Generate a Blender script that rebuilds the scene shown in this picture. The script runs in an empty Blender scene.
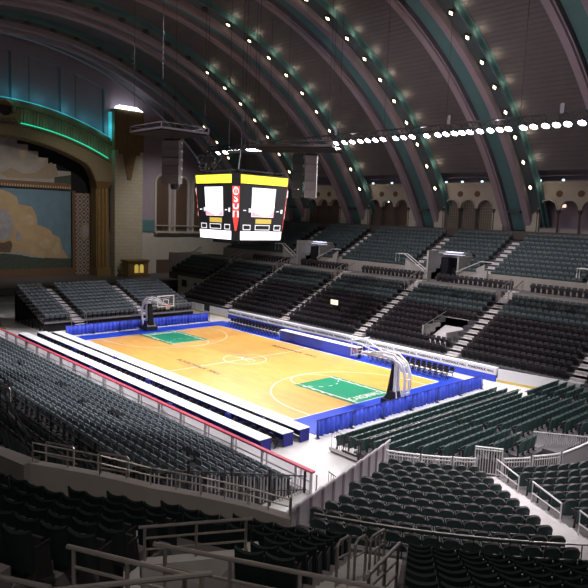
import bpy, math, random
from mathutils import Vector, Matrix
random.seed(7)
PI = math.pi
S = bpy.context.scene
COL = S.collection
rad = math.radians

# ------------------------------------------------------------------ materials
MATS = {}
def mat(name, col, rough=.6, metal=0., noise=0., scale=6., emit=0., spec=None, bump=0., col2=None):
    if name in MATS: return MATS[name]
    m = bpy.data.materials.new(name); m.use_nodes = True
    nt = m.node_tree; b = nt.nodes['Principled BSDF']
    c = (*col, 1)
    b.inputs['Base Color'].default_value = c
    b.inputs['Roughness'].default_value = rough
    b.inputs['Metallic'].default_value = metal
    if spec is not None: b.inputs['Specular IOR Level'].default_value = spec
    if emit:
        b.inputs['Emission Color'].default_value = c
        b.inputs['Emission Strength'].default_value = emit
    if noise or bump:
        tc = nt.nodes.new('ShaderNodeTexCoord'); n = nt.nodes.new('ShaderNodeTexNoise')
        n.inputs['Scale'].default_value = scale; n.inputs['Detail'].default_value = 4
        nt.links.new(tc.outputs['Object'], n.inputs['Vector'])
        if noise:
            mx = nt.nodes.new('ShaderNodeMix'); mx.data_type = 'RGBA'
            k2 = col2 or tuple(max(0, v*(1-noise)) for v in col)
            mx.inputs[6].default_value = (*k2, 1)
            mx.inputs[7].default_value = (*(tuple(min(1, v*(1+noise*.5)) for v in col) if not col2 else col), 1)
            nt.links.new(n.outputs['Fac'], mx.inputs[0]); nt.links.new(mx.outputs[2], b.inputs['Base Color'])
        if bump:
            bm = nt.nodes.new('ShaderNodeBump'); bm.inputs['Strength'].default_value = bump
            nt.links.new(n.outputs['Fac'], bm.inputs['Height']); nt.links.new(bm.outputs['Normal'], b.inputs['Normal'])
    MATS[name] = m
    return m

def brick_mat(name, c1, c2, cm, w, h, axes='yz', rough=.7, mortar=.02, off=.5):
    m = bpy.data.materials.new(name); m.use_nodes = True
    nt = m.node_tree; b = nt.nodes['Principled BSDF']; b.inputs['Roughness'].default_value = rough
    tc = nt.nodes.new('ShaderNodeTexCoord'); sp = nt.nodes.new('ShaderNodeSeparateXYZ'); cb = nt.nodes.new('ShaderNodeCombineXYZ')
    nt.links.new(tc.outputs['Object'], sp.inputs[0])
    nt.links.new(sp.outputs['xyz'.index(axes[0])], cb.inputs[0]); nt.links.new(sp.outputs['xyz'.index(axes[1])], cb.inputs[1])
    br = nt.nodes.new('ShaderNodeTexBrick'); br.inputs['Scale'].default_value = 1
    br.inputs['Brick Width'].default_value = w; br.inputs['Row Height'].default_value = h
    br.inputs['Mortar Size'].default_value = mortar; br.offset = off
    for k, c in (('Color1', c1), ('Color2', c2), ('Mortar', cm)): br.inputs[k].default_value = (*c, 1)
    nt.links.new(cb.outputs[0], br.inputs['Vector']); nt.links.new(br.outputs['Color'], b.inputs['Base Color'])
    MATS[name] = m
    return m

M = {}
M['concrete'] = mat('arena_concrete', (.46, .44, .42), .8, noise=.25, scale=1.5)
M['floor'] = mat('polished_floor', (.62, .60, .58), .45, noise=.15, scale=.6)
M['deck'] = mat('dark_deck', (.075, .07, .075), .8, noise=.3, scale=2)
M['deckc'] = mat('deck_concrete', (.16, .145, .145), .85, noise=.3, scale=2)
M['step'] = mat('aisle_step', (.60, .56, .56), .8, noise=.2, scale=3)
M['tanwall'] = mat('tan_concrete', (.36, .32, .29), .85, noise=.2, scale=1.2)
M['seatgreen'] = mat('dark_green_plastic', (.034, .062, .060), .42)
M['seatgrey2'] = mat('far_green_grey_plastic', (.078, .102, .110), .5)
M['seatgrey'] = mat('grey_green_plastic', (.15, .18, .198), .42)
M['seatblack'] = mat('black_plastic', (.048, .041, .047), .36)
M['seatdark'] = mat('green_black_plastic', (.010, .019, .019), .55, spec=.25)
M['captop'] = mat('brown_black_shell', (.055, .042, .043), .5)
M['endgreen'] = mat('end_seat_green', (.045, .095, .090), .42)
M['capblack'] = mat('black_seat_shell', (.018, .016, .018), .4)
M['frame'] = mat('charcoal_metal', (.022, .021, .022), .55, .0, spec=.3)
M['rail'] = mat('galvanised_rail', (.42, .38, .35), .38, .75)
M['railwhite'] = mat('white_rail_paint', (.75, .71, .71), .4)
M['raildark'] = mat('dark_rail', (.05, .048, .05), .4, .5)
M['white'] = mat('white_cloth', (.86, .86, .87), .7)
M['whiteboard'] = mat('white_board', (.80, .79, .80), .4)
M['greypanel'] = mat('grey_fence_panel', (.55, .51, .53), .55, noise=.1, scale=2)
M['blue'] = mat('royal_blue_cloth', (.040, .085, .68), .6)
M['bluedeep'] = mat('navy_cloth', (.018, .020, .26), .65)
M['bluefloor'] = mat('blue_court_border', (.010, .045, .48), .3)
M['green'] = mat('court_green_paint', (.008, .23, .11), .3)
M['line'] = mat('court_line_paint', (.85, .82, .74), .3)
M['courtgrey'] = mat('court_letter_paint', (.055, .05, .04), .5)
M['red'] = mat('red_rail_cap', (.60, .075, .125), .45)
M['yellowk'] = mat('yellow_kickplate', (.75, .55, .16), .5)
M['mauve'] = mat('mauve_plaster', (.300, .245, .285), .75, noise=.12, scale=.8)
M['teal'] = mat('teal_plaster', (.085, .19, .20), .75, noise=.15, scale=.8)
M['ribdark'] = mat('dark_rib_groove', (.05, .055, .06), .7)
M['ribstrip'] = mat('slate_lamp_strip', (.085, .11, .118), .8)
M['vault'] = mat('vault_board', (.122, .110, .120), .75, noise=.2, scale=.7)
M['goldb'] = mat('brown_gold', (.20, .125, .045), .55, noise=.5, scale=3)
M['goldp'] = mat('gilded_pilaster', (.25, .155, .05), .5, noise=.3, scale=2)
M['mottle'] = mat('mottled_gold_plaster', (.27, .20, .115), .7, noise=.55, scale=9)
M['flute'] = mat('fluted_cove_plaster', (.30, .27, .19), .7, noise=.2, scale=5)
M['cream'] = mat('cream_plaster', (.46, .42, .36), .75, noise=.15, scale=1)
M['pier'] = brick_mat('pier_block', (.40, .35, .25), (.36, .32, .23), (.26, .23, .17), 1.3, .55, 'yz')
M['black'] = mat('black_drape', (.006, .006, .008), .9)
M['blackmetal'] = mat('black_metal', (.015, .015, .017), .45)
M['speaker'] = mat('grey_speaker_grille', (.13, .115, .13), .55, noise=.3, scale=8)
M['lampglass'] = mat('lamp_glass_lit', (1, .86, .58), .3, emit=4.5)
M['lampoff'] = mat('lamp_glass_unlit', (.02, .02, .02), .3)
M['flood'] = mat('flood_lens', (1, .93, 1), .3, emit=26)
M['cove_green'] = mat('green_cove_lamp', (.03, .60, .34), .4, emit=.95)
M['cove_aqua'] = mat('aqua_cove_lamp', (.06, .42, .48), .4, emit=.7)
M['capglow'] = mat('white_uplight', (.85, .9, 1), .4, emit=3)
M['scrwhite'] = mat('screen_white', (.93, .95, 1), .4, emit=1.3)
M['scrpink'] = mat('screen_pink', (.9, .35, .42), .4, emit=1.0)
M['scrblue'] = mat('screen_blue', (.55, .72, .95), .4, emit=1.1)
M['scryellow'] = mat('screen_yellow', (.95, .80, .05), .4, emit=1.05)
M['scrtan'] = mat('sign_amber', (.55, .40, .08), .4, emit=.7)
M['scrred'] = mat('sign_red', (.72, .06, .05), .4, emit=.8)
M['led'] = mat('led_outline', (.8, .8, .82), .4, emit=.7)
M['sky_paint'] = mat('sky_blue_scenery', (.135, .225, .29), .85, noise=.35, scale=.7)
M['cloud_paint'] = mat('tan_cloud_scenery', (.46, .33, .19), .85, noise=.35, scale=.55)
M['cloud_light'] = mat('peach_cloud_scenery', (.50, .38, .25), .85, noise=.3, scale=.8)
M['sea_paint'] = mat('green_sea_scenery', (.065, .085, .065), .85, noise=.6, scale=2.5)
M['foam_paint'] = mat('foam_scenery', (.36, .34, .32), .85, noise=.5, scale=3)
M['ship_paint'] = mat('brown_ship_scenery', (.14, .09, .06), .85, noise=.5, scale=3)
M['sail_paint'] = mat('pale_sail_scenery', (.34, .32, .35), .85, noise=.5, scale=1.5)
M['tableau'] = mat('grey_cloud_scenery', (.36, .33, .30), .85, noise=.35, scale=.8)
M['figures'] = mat('ochre_figures_scenery', (.30, .20, .08), .85, noise=.7, scale=2.5, col2=(.28, .26, .25))
M['brownband'] = mat('brown_border', (.16, .09, .05), .8, noise=.4, scale=6)
M['stagefloor'] = mat('stage_boards', (.10, .085, .085), .7, noise=.3, scale=2)
M['doorbrown'] = mat('brown_door', (.10, .065, .05), .6)
M['darkwood'] = mat('dark_timber', (.07, .055, .05), .6)
M['lattice'] = mat('window_lattice', (.30, .26, .20), .6)
M['pane'] = mat('dim_window_pane', (.17, .145, .125), .35)
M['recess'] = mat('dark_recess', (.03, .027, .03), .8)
M['acrylic'] = mat('clear_backboard', (.9, .93, .95), .02)
MATS['clear_backboard'].node_tree.nodes['Principled BSDF'].inputs['Transmission Weight'].default_value = 1
MATS['clear_backboard'].node_tree.nodes['Principled BSDF'].inputs['IOR'].default_value = 1.05
M['orange'] = mat('orange_rim', (.75, .16, .03), .4)
M['net'] = mat('white_net', (.8, .75, .7), .8)
M['cool'] = mat('cool_lamp', (.75, .75, 1), .4, emit=2.2)
M['warmsign'] = mat('warm_panel', (.95, .84, .62), .4, emit=.95)
M['exit'] = mat('exit_red', (1, .62, .52), .4, emit=1.5)
M['glint'] = mat('pale_blue_lamp', (.6, .85, .95), .4, emit=1.6)
M['pinkmat'] = mat('pink_floor_cloth', (.55, .16, .2), .8)
M['greenmat'] = mat('green_floor_cloth', (.10, .25, .08), .8)
M['floorwhite'] = mat('white_floor_cloth', (.75, .72, .72), .8)

def translucent(name, col, k):
    m = bpy.data.materials.new(name); m.use_nodes = True; nt = m.node_tree; nt.nodes.remove(nt.nodes['Principled BSDF'])
    d = nt.nodes.new('ShaderNodeBsdfDiffuse'); t = nt.nodes.new('ShaderNodeBsdfTranslucent'); x = nt.nodes.new('ShaderNodeMixShader')
    d.inputs[0].default_value = (*col, 1); t.inputs[0].default_value = (*col, 1); x.inputs[0].default_value = k
    nt.links.new(d.outputs[0], x.inputs[1]); nt.links.new(t.outputs[0], x.inputs[2]); nt.links.new(x.outputs[0], nt.nodes['Material Output'].inputs[0]); return m
M['sheetwhite'] = translucent('white_plastic_sheet', (.95, .93, .95), .48)
M['sheetgrey'] = translucent('pale_lilac_sheet', (.80, .74, .78), .45)
# wood court
def wood():
    m = bpy.data.materials.new('maple_court'); m.use_nodes = True; nt = m.node_tree; b = nt.nodes['Principled BSDF']
    tc = nt.nodes.new('ShaderNodeTexCoord')
    br = nt.nodes.new('ShaderNodeTexBrick'); br.inputs['Scale'].default_value = 1; br.inputs['Brick Width'].default_value = 1.22; br.inputs['Row Height'].default_value = .6
    br.inputs['Mortar Size'].default_value = .004
    br.inputs['Color1'].default_value = (.80, .43, .105, 1); br.inputs['Color2'].default_value = (.73, .375, .082, 1); br.inputs['Mortar'].default_value = (.60, .31, .08, 1)
    n = nt.nodes.new('ShaderNodeTexNoise'); n.inputs['Scale'].default_value = 1.3; n.inputs['Detail'].default_value = 5
    mp = nt.nodes.new('ShaderNodeMapping'); mp.inputs['Scale'].default_value = (.5, 4, 1)
    nt.links.new(tc.outputs['Object'], br.inputs['Vector']); nt.links.new(tc.outputs['Object'], mp.inputs['Vector']); nt.links.new(mp.outputs[0], n.inputs['Vector'])
    mx = nt.nodes.new('ShaderNodeMix'); mx.data_type = 'RGBA'; mx.blend_type = 'MULTIPLY'; mx.inputs[0].default_value = .35
    nt.links.new(br.outputs['Color'], mx.inputs[6]); nt.links.new(n.outputs['Color'], mx.inputs[7])
    nt.links.new(mx.outputs[2], b.inputs['Base Color']); b.inputs['Roughness'].default_value = .32
    return m
M['wood'] = wood()

# ------------------------------------------------------------------ mesh builder
class MB:
    def __init__(s): s.v = []; s.f = []; s.mi = []; s.k = 0
    def add(s, vs, fs):
        o = len(s.v); s.v += [tuple(p) for p in vs]
        for f in fs: s.f.append(tuple(i+o for i in f)); s.mi.append(s.k)
        return s
    def hexa(s, p):      # 8 points: bottom 4 ccw, top 4 ccw
        return s.add(p, [(3, 2, 1, 0), (4, 5, 6, 7), (0, 1, 5, 4), (1, 2, 6, 5), (2, 3, 7, 6), (3, 0, 4, 7)])
    def box(s, x0, x1, y0, y1, z0, z1):
        return s.hexa([(x0, y0, z0), (x1, y0, z0), (x1, y1, z0), (x0, y1, z0), (x0, y0, z1), (x1, y0, z1), (x1, y1, z1), (x0, y1, z1)])
    def obox(s, c, hx, hy, z0, z1, az):       # box turned by az about its own vertical axis
        ca, sa = math.cos(az), math.sin(az); q = []
        for z in (z0, z1):
            for a, b in ((-hx, -hy), (hx, -hy), (hx, hy), (-hx, hy)): q.append((c[0]+a*ca-b*sa, c[1]+a*sa+b*ca, z))
        return s.hexa(q)
    def bar(s, a, b, w, h=None, up=(0, 0, 1)):   # square bar between two points
        h = h or w; a = Vector(a); b = Vector(b); d = (b-a).normalized(); u = Vector(up)
        if abs(d.dot(u)) > .97: u = Vector((1, 0, 0))
        r = d.cross(u).normalized()*(w/2); u = r.cross(d).normalized()*(h/2)
        return s.hexa([a-r-u, a+r-u, b+r-u, b-r-u, a-r+u, a+r+u, b+r+u, b-r+u])
    def tube(s, pts, r, n=8, caps=True):
        P = [Vector(p) for p in pts]; rings = []
        for i, p in enumerate(P):
            d = (P[min(i+1, len(P)-1)]-P[max(i-1, 0)]).normalized()
            u = Vector((0, 0, 1)) if abs(d.z) < .9 else Vector((1, 0, 0))
            a = d.cross(u).normalized(); b = a.cross(d)
            rr = r[i] if isinstance(r, (list, tuple)) else r
            rings.append([p+a*rr*math.cos(2*PI*k/n)+b*rr*math.sin(2*PI*k/n) for k in range(n)])
        vs = [q for R in rings for q in R]; fs = []
        for i in range(len(P)-1):
            for k in range(n): fs.append((i*n+k, i*n+(k+1) % n, (i+1)*n+(k+1) % n, (i+1)*n+k))
        if caps: fs += [tuple(range(n))[::-1], tuple((len(P)-1)*n+k for k in range(n))]
        return s.add(vs, fs)
    def lathe(s, prof, c=(0, 0, 0), n=16):
        vs = []; fs = []
        for r, z in prof: vs += [(c[0]+r*math.cos(2*PI*k/n), c[1]+r*math.sin(2*PI*k/n), c[2]+z) for k in range(n)]
        for i in range(len(prof)-1):
            for k in range(n): fs.append((i*n+k, i*n+(k+1) % n, (i+1)*n+(k+1) % n, (i+1)*n+k))
        return s.add(vs, fs)
    def prism(s, poly, fn, d0, d1):             # 2D polygon lifted by fn(a,b,depth)
        n = len(poly); vs = [fn(a, b, d0) for a, b in poly]+[fn(a, b, d1) for a, b in poly]
        fs = [tuple(range(n))[::-1], tuple(range(n, 2*n))]+[(i, (i+1) % n, n+(i+1) % n, n+i) for i in range(n)]
        return s.add(vs, fs)
    def strip(s, A, B):                          # quads between two point rows
        n = len(A); return s.add(list(A)+list(B), [(i, i+1, n+i+1, n+i) for i in range(n-1)])
    def mesh(s, name, mats):
        m = bpy.data.meshes.new(name); m.from_pydata(s.v, [], s.f)
        for x in (mats if isinstance(mats, (list, tuple)) else [mats]): m.materials.append(x)
        if any(s.mi): m.polygons.foreach_set('material_index', s.mi)
        m.update(); return m
    def obj(s, name, mats, parent=None, **kw): return put(name, s.mesh(name, mats), parent, **kw)

def put(name, mesh, parent=None, label=None, cat=None, group=None, kind=None, loc=None, rz=0):
    o = bpy.data.objects.new(name, mesh); COL.objects.link(o)
    if parent: o.parent = parent
    if loc is not None: o.location = loc
    if rz: o.rotation_euler = (0, 0, rz)
    for k, v in (('label', label), ('category', cat), ('group', group), ('kind', kind)):
        if v: o[k] = v
    return o
def thing(name, label, cat, loc=(0, 0, 0), rz=0, group=None): return put(name, None, None, label, cat, group, None, loc, rz)
def struct(name, mb, m): return mb.obj(name, m, kind='structure')
def smooth(me):
    me.polygons.foreach_set('use_smooth', [True]*len(me.polygons)); return me
def copy_tree(src, loc, rz, label, group=None):
    c = src.copy(); COL.objects.link(c); c.location = loc; c.rotation_euler = (0, 0, rz); c['label'] = label
    if group: c['group'] = group
    for ch in src.children:
        d = ch.copy(); COL.objects.link(d); d.parent = c
        for g in ch.children:
            e = g.copy(); COL.objects.link(e); e.parent = d
    return c
ORD = ['zeroth', 'first', 'second', 'third', 'fourth', 'fifth', 'sixth', 'seventh', 'eighth', 'ninth', 'tenth', 'eleventh', 'twelfth', 'thirteenth', 'fourteenth', 'fifteenth', 'sixteenth', 'seventeenth', 'eighteenth', 'nineteenth']
TENS = {20: ('twentieth', 'twenty'), 30: ('thirtieth', 'thirty'), 40: ('fortieth', 'forty'), 50: ('fiftieth', 'fifty'), 60: ('sixtieth', 'sixty'), 70: ('seventieth', 'seventy'), 80: ('eightieth', 'eighty'), 90: ('ninetieth', 'ninety')}
def nth(n):
    if n < 20: return ORD[n]
    if n % 10 == 0 and n in TENS: return TENS[n][0]
    return TENS.get(n-n % 10, ('', 'hundred'))[1]+'-'+ORD[n % 10]

# ------------------------------------------------------------------ camera
CP = Vector((40.958, -32.747, 12.24)); YAW, PIT, ROL, FP = rad(137.0), rad(-7.04), rad(2.1), 626.
fw = Vector((math.cos(PIT)*math.cos(YAW), math.cos(PIT)*math.sin(YAW), math.sin(PIT)))
rt = fw.cross(Vector((0, 0, 1))).normalized(); upv = rt.cross(fw)
RT = rt*math.cos(ROL)+upv*math.sin(ROL); UP = upv*math.cos(ROL)-rt*math.sin(ROL)
cd = bpy.data.cameras.new('camera'); cam = bpy.data.objects.new('camera', cd); COL.objects.link(cam)
R3 = Matrix((RT, UP, -fw)).transposed()
cam.matrix_world = Matrix.Translation(CP) @ R3.to_4x4()
cd.sensor_width = 36; cd.lens = 36*FP/588; cd.clip_end = 400; cd.clip_start = .1
S.camera = cam
def view(p):           # where a place falls in the photographer's view; only used to choose which seats are separate
    d = Vector(p)-CP; w = d.dot(fw)
    if w < 1: return None
    return 294+FP*d.dot(RT)/w, 294-FP*d.dot(UP)/w, w

# ------------------------------------------------------------------ seats: collect places first
SEATS = {'stadium_seat': [], 'bleacher_seat': [], 'tip_up_seat': [], 'riser_chair': []}
def seat(kind, x, y, z, az, label, group, tone=0): SEATS[kind].append((x, y, z, az, label, group, tone))
OX = 18.0
def pol(R, a, z=0.): return Vector((OX+R*math.cos(rad(a)), R*math.sin(rad(a)), z))
def frange(a, b, n): return [a+(b-a)*i/n for i in range(n+1)]

# ================================================================== SETTING
struct('floor', MB().box(-41, 45, -45, 38, -.3, 0), M['floor'])
AX, AZ, RV = -3.2, -10.2, 44.75          # axis and radius of the barrel vault
def arc(th, r): return AX+r*math.sin(th), AZ+r*math.cos(th)      # th measured from the top
XW = -52.0
TH1 = rad(61.0)

# ceiling: lapped boards running the length of the hall
vb = MB(); n = 150; r0 = RV+1.25; THV = rad(52.0)
for i in range(n):
    t0 = -THV+2*THV*i/n; t1 = -THV+2*THV*(i+1)/n
    ya, za = arc(t0, r0); yb, zb = arc(t1, r0+.028); yc, zc = arc(t1, r0)
    vb.add([(XW, ya, za), (34, ya, za), (34, yb, zb), (XW, yb, zb), (34, yc, zc), (XW, yc, zc)], [(0, 3, 2, 1), (3, 5, 4, 2)])
struct('ceiling', vb, M['vault'])

# ribs: pale flanges, recessed teal soffit, dark lamp strip, thin teal outer edge
TEALX = [-44.5, -32.1, -19.7, -7.3, 5.1, 17.5, 29.9]
def rib(xt):
    N = 72; ths = frange(-TH1, TH1, N)
    mb = MB()
    def sec(pts, k):     # closed section swept along the arc: pts (dx, dr)
        mb.k = k; rows = []
        for dx, dr in pts: rows.append([(xt+dx,)+arc(t, RV+dr) for t in ths])
        for a, b in zip(rows, rows[1:]): mb.strip(a, b)
    sec([(-2.0, 1.3), (-2.0, .05), (-1.85, -.25), (-1.15, -.3), (-1.05, -.12), (-.92, -.12), (-.92, .55)], 0)
    sec([(-.92, .55), (-.78, .55)], 2); sec([(-.78, .55), (-.78, .3), (.78, .3), (.78, .55)], 1); sec([(.78, .55), (.92, .55)], 2)
    sec([(.92, .55), (.92, -.12), (1.05, -.12), (1.15, -.3), (1.75, -.3), (1.85, -.05), (1.85, .35)], 0)
    sec([(1.85, .35), (2.75, .75)], 3); sec([(2.75, .75), (2.75, .62), (2.9, .62), (2.9, 1.3)], 1)
    sec([(2.9, 1.22), (3.15, 1.22), (3.15, 1.3)], 1)
    o = struct('arch_rib', mb, [M['mauve'], M['teal'], M['ribdark'], M['ribstrip']])
    fb = MB()             # dark cross joint and foot block at the springing
    for side in (1,):
        y, z = arc(TH1*.945, RV); fb.box(xt-.8, xt+.8, y-.25, y+.3, z-.15, z+.1)
    struct('rib_joint', fb, M['ribdark'])
for xt in TEALX: rib(xt)

# ---- far side wall with arcades (one bay between each pair of ribs)
YA = 35.2
def arcade(xt, style):
    x0, x1 = xt+1.2, xt+10.7; zs, zt, zb = 14.05, 16.75, 11.0; ra = .98
    cs = [xt+3.6, xt+5.95, xt+8.3]; y0, y1 = YA, YA+.55
    mb = MB(); edges = [x0]+[v for c in cs for v in (c-ra, c+ra)]+[x1]
    for i in range(0, len(edges), 2):                     # solid between the openings
        mb.box(edges[i], edges[i+1], y0, y1, zs, zt)
    mb.box(x0, cs[0]-ra, y0, y1, zb, zs); mb.box(cs[2]+ra, x1, y0, y1, zb, zs)
    for c in cs:
        k = 12; pts = [(c+ra*math.cos(PI*j/k), zs+ra*math.sin(PI*j/k)) for j in range(k+1)]
        for (xa, za), (xb, zb_) in zip(pts, pts[1:]):
            mb.hexa([(xb, y0, zb_), (xa, y0, za), (xa, y1, za), (xb, y1, zb_), (xb, y0, zt), (xa, y0, zt), (xa, y1, zt), (xb, y1, zt)])
            q = .16                                        # raised arch moulding
            f = lambda x, z: (c+(x-c)*(1+q), zs+(z-zs)*(1+q))
            (xc, zc_), (xd, zd) = f(xa, za), f(xb, zb_)
            mb.hexa([(xb, y0-.1, zb_), (xa, y0-.1, za), (xa, y0, za), (xb, y0, zb_), (xd, y0-.1, zd), (xc, y0-.1, zc_), (xc, y0, zc_), (xd, y0, zd)])
    mb.box(x0, x1, y0-.22, y1, zt, zt+.16); mb.box(x0, x1, y0-.1, y1, zt-.34, zt-.22); mb.box(x0, x1, y0-.34, y1, zt+.16, zt+.34)
    struct('arcade_wall', mb, M['cream'])
    cb = MB()
    for c in [cs[0]-1.17, (cs[0]+cs[1])/2, (cs[1]+cs[2])/2, cs[2]+1.17]:
        cb.lathe([(.16, 0), (.2, .05), (.2, .2), (.13, .3), (.12, 2.5), (.2, 2.7), (.24, 2.8), (.24, 3.0)], (c, y0+.1, zb), 10)
    struct('arcade_column', cb, M['darkwood'])
    md = MB()
    for c in ((cs[0]+cs[1])/2, (cs[1]+cs[2])/2):
        md.prism([(c+.36*math.cos(2*PI*j/16), 15.75+.36*math.sin(2*PI*j/16)) for j in range(16)], lambda a, b, d: (a, d, b), y0-.09, y0)
    struct('wall_medallion', md, M['brownband'])
    bk = MB()
    if style == 'lattice':
        bk.box(x0, x1, y1+.05, y1+.15, zb, zt); struct('window_1', bk, M['pane'])
        la = MB()
        for c in cs:
            for j in range(-3, 4): la.box(c+j*.3-.03, c+j*.3+.03, y1-.02, y1+.05, zb, 15)
            for j in range(10): la.box(c-.98, c+.98, y1-.02, y1+.05, zb+.35*j, zb+.35*j+.05)
        struct('window_1_lattice', la, M['lattice'])
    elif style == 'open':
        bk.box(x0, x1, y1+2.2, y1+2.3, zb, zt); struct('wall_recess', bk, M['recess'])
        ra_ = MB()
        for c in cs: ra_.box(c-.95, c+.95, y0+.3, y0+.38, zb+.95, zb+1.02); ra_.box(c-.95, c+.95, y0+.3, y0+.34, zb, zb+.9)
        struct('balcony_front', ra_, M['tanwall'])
    else:
        bk.box(x0, x1, y1+.3, y1+.4, zb, zt)
        for c in cs: bk.box(c-.5, c+.5, y1+.2, y1+.3, zb, zb+3.5)
        struct('wall_recess', bk, M['doorbrown'])
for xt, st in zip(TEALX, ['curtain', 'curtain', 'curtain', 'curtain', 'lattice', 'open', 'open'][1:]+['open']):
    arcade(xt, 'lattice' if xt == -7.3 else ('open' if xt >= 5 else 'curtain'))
wb = MB(); wb.box(XW, 34, YA+.55, YA+3.3, 17.1, 17.25)      # ledge above the arcades and dark wall up to the vault
wb.box(XW, 34, 37.6, 37.9, 0, 20.5)
struct('wall_far', wb, M['mauve'])
pp = MB(); pp.box(-41, 30, 33.7, 34.1, 10.2, 11.55); struct('back_parapet', pp, M['darkwood'])
# conduit with small lamps on the ledge
pt = MB(); pt.tube([(-30, YA+.2, 17.75), (30, YA+.2, 17.75)], .06, 6); tco = pt.obj('ledge_conduit', M['mauve']); tco['label'] = 'long mauve conduit pipe running along the ledge above the arcades'; tco['category'] = 'pipe'
WORDB = ['leftmost', 'second from left', 'third from left', 'fourth from left', 'fifth from left', 'sixth from left', 'seventh from left', 'rightmost']
lx = [-16.5, -13.2, -4.6, -2.3, .4, 7.6, 10.2, 14.0]
lm = MB().lathe([(0, -.1), (.14, -.08), (.17, .05), (.1, .14), (0, .16)], n=10).mesh('ledge_lamp', M['glint'])
for i, x in enumerate(lx):
    put('ledge_lamp', lm, None, 'small round pale blue lamp on the ledge above the arcades, '+WORDB[i], 'lamp', 'ledge lamps over the arcades', None, (x, YA-.1, 17.19))
ex = thing('exit_sign', 'small glowing red and white exit sign inside the right-hand arcade', 'sign', (10.2, YA+.4, 14.3)); MB().box(-.3, .3, -.06, .06, 0, .32).obj('sign_box', M['flood' if 0 else 'exit'], ex); MB().box(-.32, .32, -.05, .08, .32, .4).obj('bracket', M['blackmetal'], ex)
fl = thing('arch_lamp', 'tiny white lamp hanging in the middle arch of an arcade', 'lamp', (-13.75, YA+.1, 14.7)); MB().lathe([(0, -.1), (.11, 0), (.05, .12)], n=8).obj('bulb', M['capglow'], fl); MB().tube([(0, 0, .1), (0, 0, .4)], .02, 5).obj('stem', M['blackmetal'], fl)

# ================================================================== STAGE END
sb = MB(); sb.box(XW-8, -41, -34, 25.5, 1.15, 1.95); struct('stage_floor', sb, M['stagefloor'])
sb = MB(); sb.box(-41.2, -41, -34, 25.5, 1.0, 1.15); sb.box(-41.5, -41.1, -34, 25.5, .92, 1.0); sb.box(-41.05, -40.98, -34, 25.5, 1.83, 1.97); struct('stage_edge', sb, M['deck'])
sb = MB(); sb.box(-42, -41.6, -34, 10, 0, 1.0); struct('stage_front', sb, M['tanwall'])
sb = MB(); sb.box(-42, -41.6, 10, 25.5, 0, 1.15); struct('stage_front_dark', sb, M['black'])

# proscenium wall with a segmental opening
def ringz(y, R, apex): return apex-R+math.sqrt(max(0, R*R-(y-AX)**2))
YO = 11.3                                    # right edge of the opening; left edge mirrors about the hall axis
pw = MB()
ys = frange(AX-(13.6-AX), 13.6, 40)
for a, b in zip(ys, ys[1:]):                 # wall above the outer arch, up to the vault
    za, zb_ = ringz(a, 37.3, 26.9), ringz(b, 37.3, 26.9)
    ta, tb = AZ+math.sqrt((RV+1)**2-(a-AX)**2), AZ+math.sqrt((RV+1)**2-(b-AX)**2)
    pw.hexa([(XW-.5, a, za), (XW-.5, b, zb_), (XW, b, zb_), (XW, a, za), (XW-.5, a, ta), (XW-.5, b, tb), (XW, b, tb), (XW, a, ta)])
for sgn in (1, -1):
    yy = frange(13.6, 38.2, 24) if sgn > 0 else frange(2*AX-13.6, -44.6, 24)
    for a, b in zip(yy, yy[1:]):
        za = zb_ = 8.9
        ta, tb = AZ+math.sqrt(max(1, (RV+1)**2-(a-AX)**2)), AZ+math.sqrt(max(1, (RV+1)**2-(b-AX)**2))
        pw.hexa([(XW-.5, a, za), (XW-.5, b, zb_), (XW, b, zb_), (XW, a, za), (XW-.5, a, max(ta, 9)), (XW-.5, b, max(tb, 9)), (XW, b, max(tb, 9)), (XW, a, max(ta, 9))])
struct('wall_stage', pw, M['mauve'])
# raised stiles between the tall recessed panels over the arch
st = MB()
def vtop(y, r=RV+.6): return AZ+math.sqrt(r*r-(y-AX)**2)
for ya, yb in ((-9.0, -6.9), (-1.2, 1.1), (5.75, 7.85), (12.5, 13.6), (-14.5, -13.0)):
    for a, b in ((ya, (ya+yb)/2), ((ya+yb)/2, yb)):
        st.hexa([(XW, a, ringz(a, 37.3, 26.9)), (XW, b, ringz(b, 37.3, 26.9)), (XW+.3, b, ringz(b, 37.3, 26.9)), (XW+.3, a, ringz(a, 37.3, 26.9)), (XW, a, vtop(a, RV-1)), (XW, b, vtop(b, RV-1)), (XW+.29, b, vtop(b, RV-1)), (XW+.29, a, vtop(a, RV-1))])
yy = frange(-20, 13.6, 40)
for a, b in zip(yy, yy[1:]): st.hexa([(XW, a, vtop(a, RV-1.1)), (XW, b, vtop(b, RV-1.1)), (XW+.3, b, vtop(b, RV-1.1)), (XW+.3, a, vtop(a, RV-1.1)), (XW, a, vtop(a)), (XW, b, vtop(b)), (XW+.3, b, vtop(b)), (XW+.3, a, vtop(a))])
struct('panel_stiles', st, M['mauve'])
tt = MB()
for yv in (-6.75, -1.35, 1.25, 5.6, 8.0, 12.35):
    tt.box(XW, XW+.12, yv-.09, yv+.09, ringz(yv, 37.3, 26.9), vtop(yv, RV-1.1))
struct('panel_edges', tt, M['teal'])
def band(name, R, ap0, ap1, x0, x1, m, y0=AX-16.8, y1=13.6, N=44):
    mb = MB(); q = frange(y0, y1, N)
    for a, b in zip(q, q[1:]):
        mb.hexa([(x0, a, ringz(a, R, ap0)), (x0, b, ringz(b, R, ap0)), (x1, b, ringz(b, R, ap0)), (x1, a, ringz(a, R, ap0)),
                 (x0, a, ringz(a, R+ap1-ap0, ap1)), (x0, b, ringz(b, R+ap1-ap0, ap1)), (x1, b, ringz(b, R+ap1-ap0, ap1)), (x1, a, ringz(a, R+ap1-ap0, ap1))])
    return struct(name, mb, m)
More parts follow.
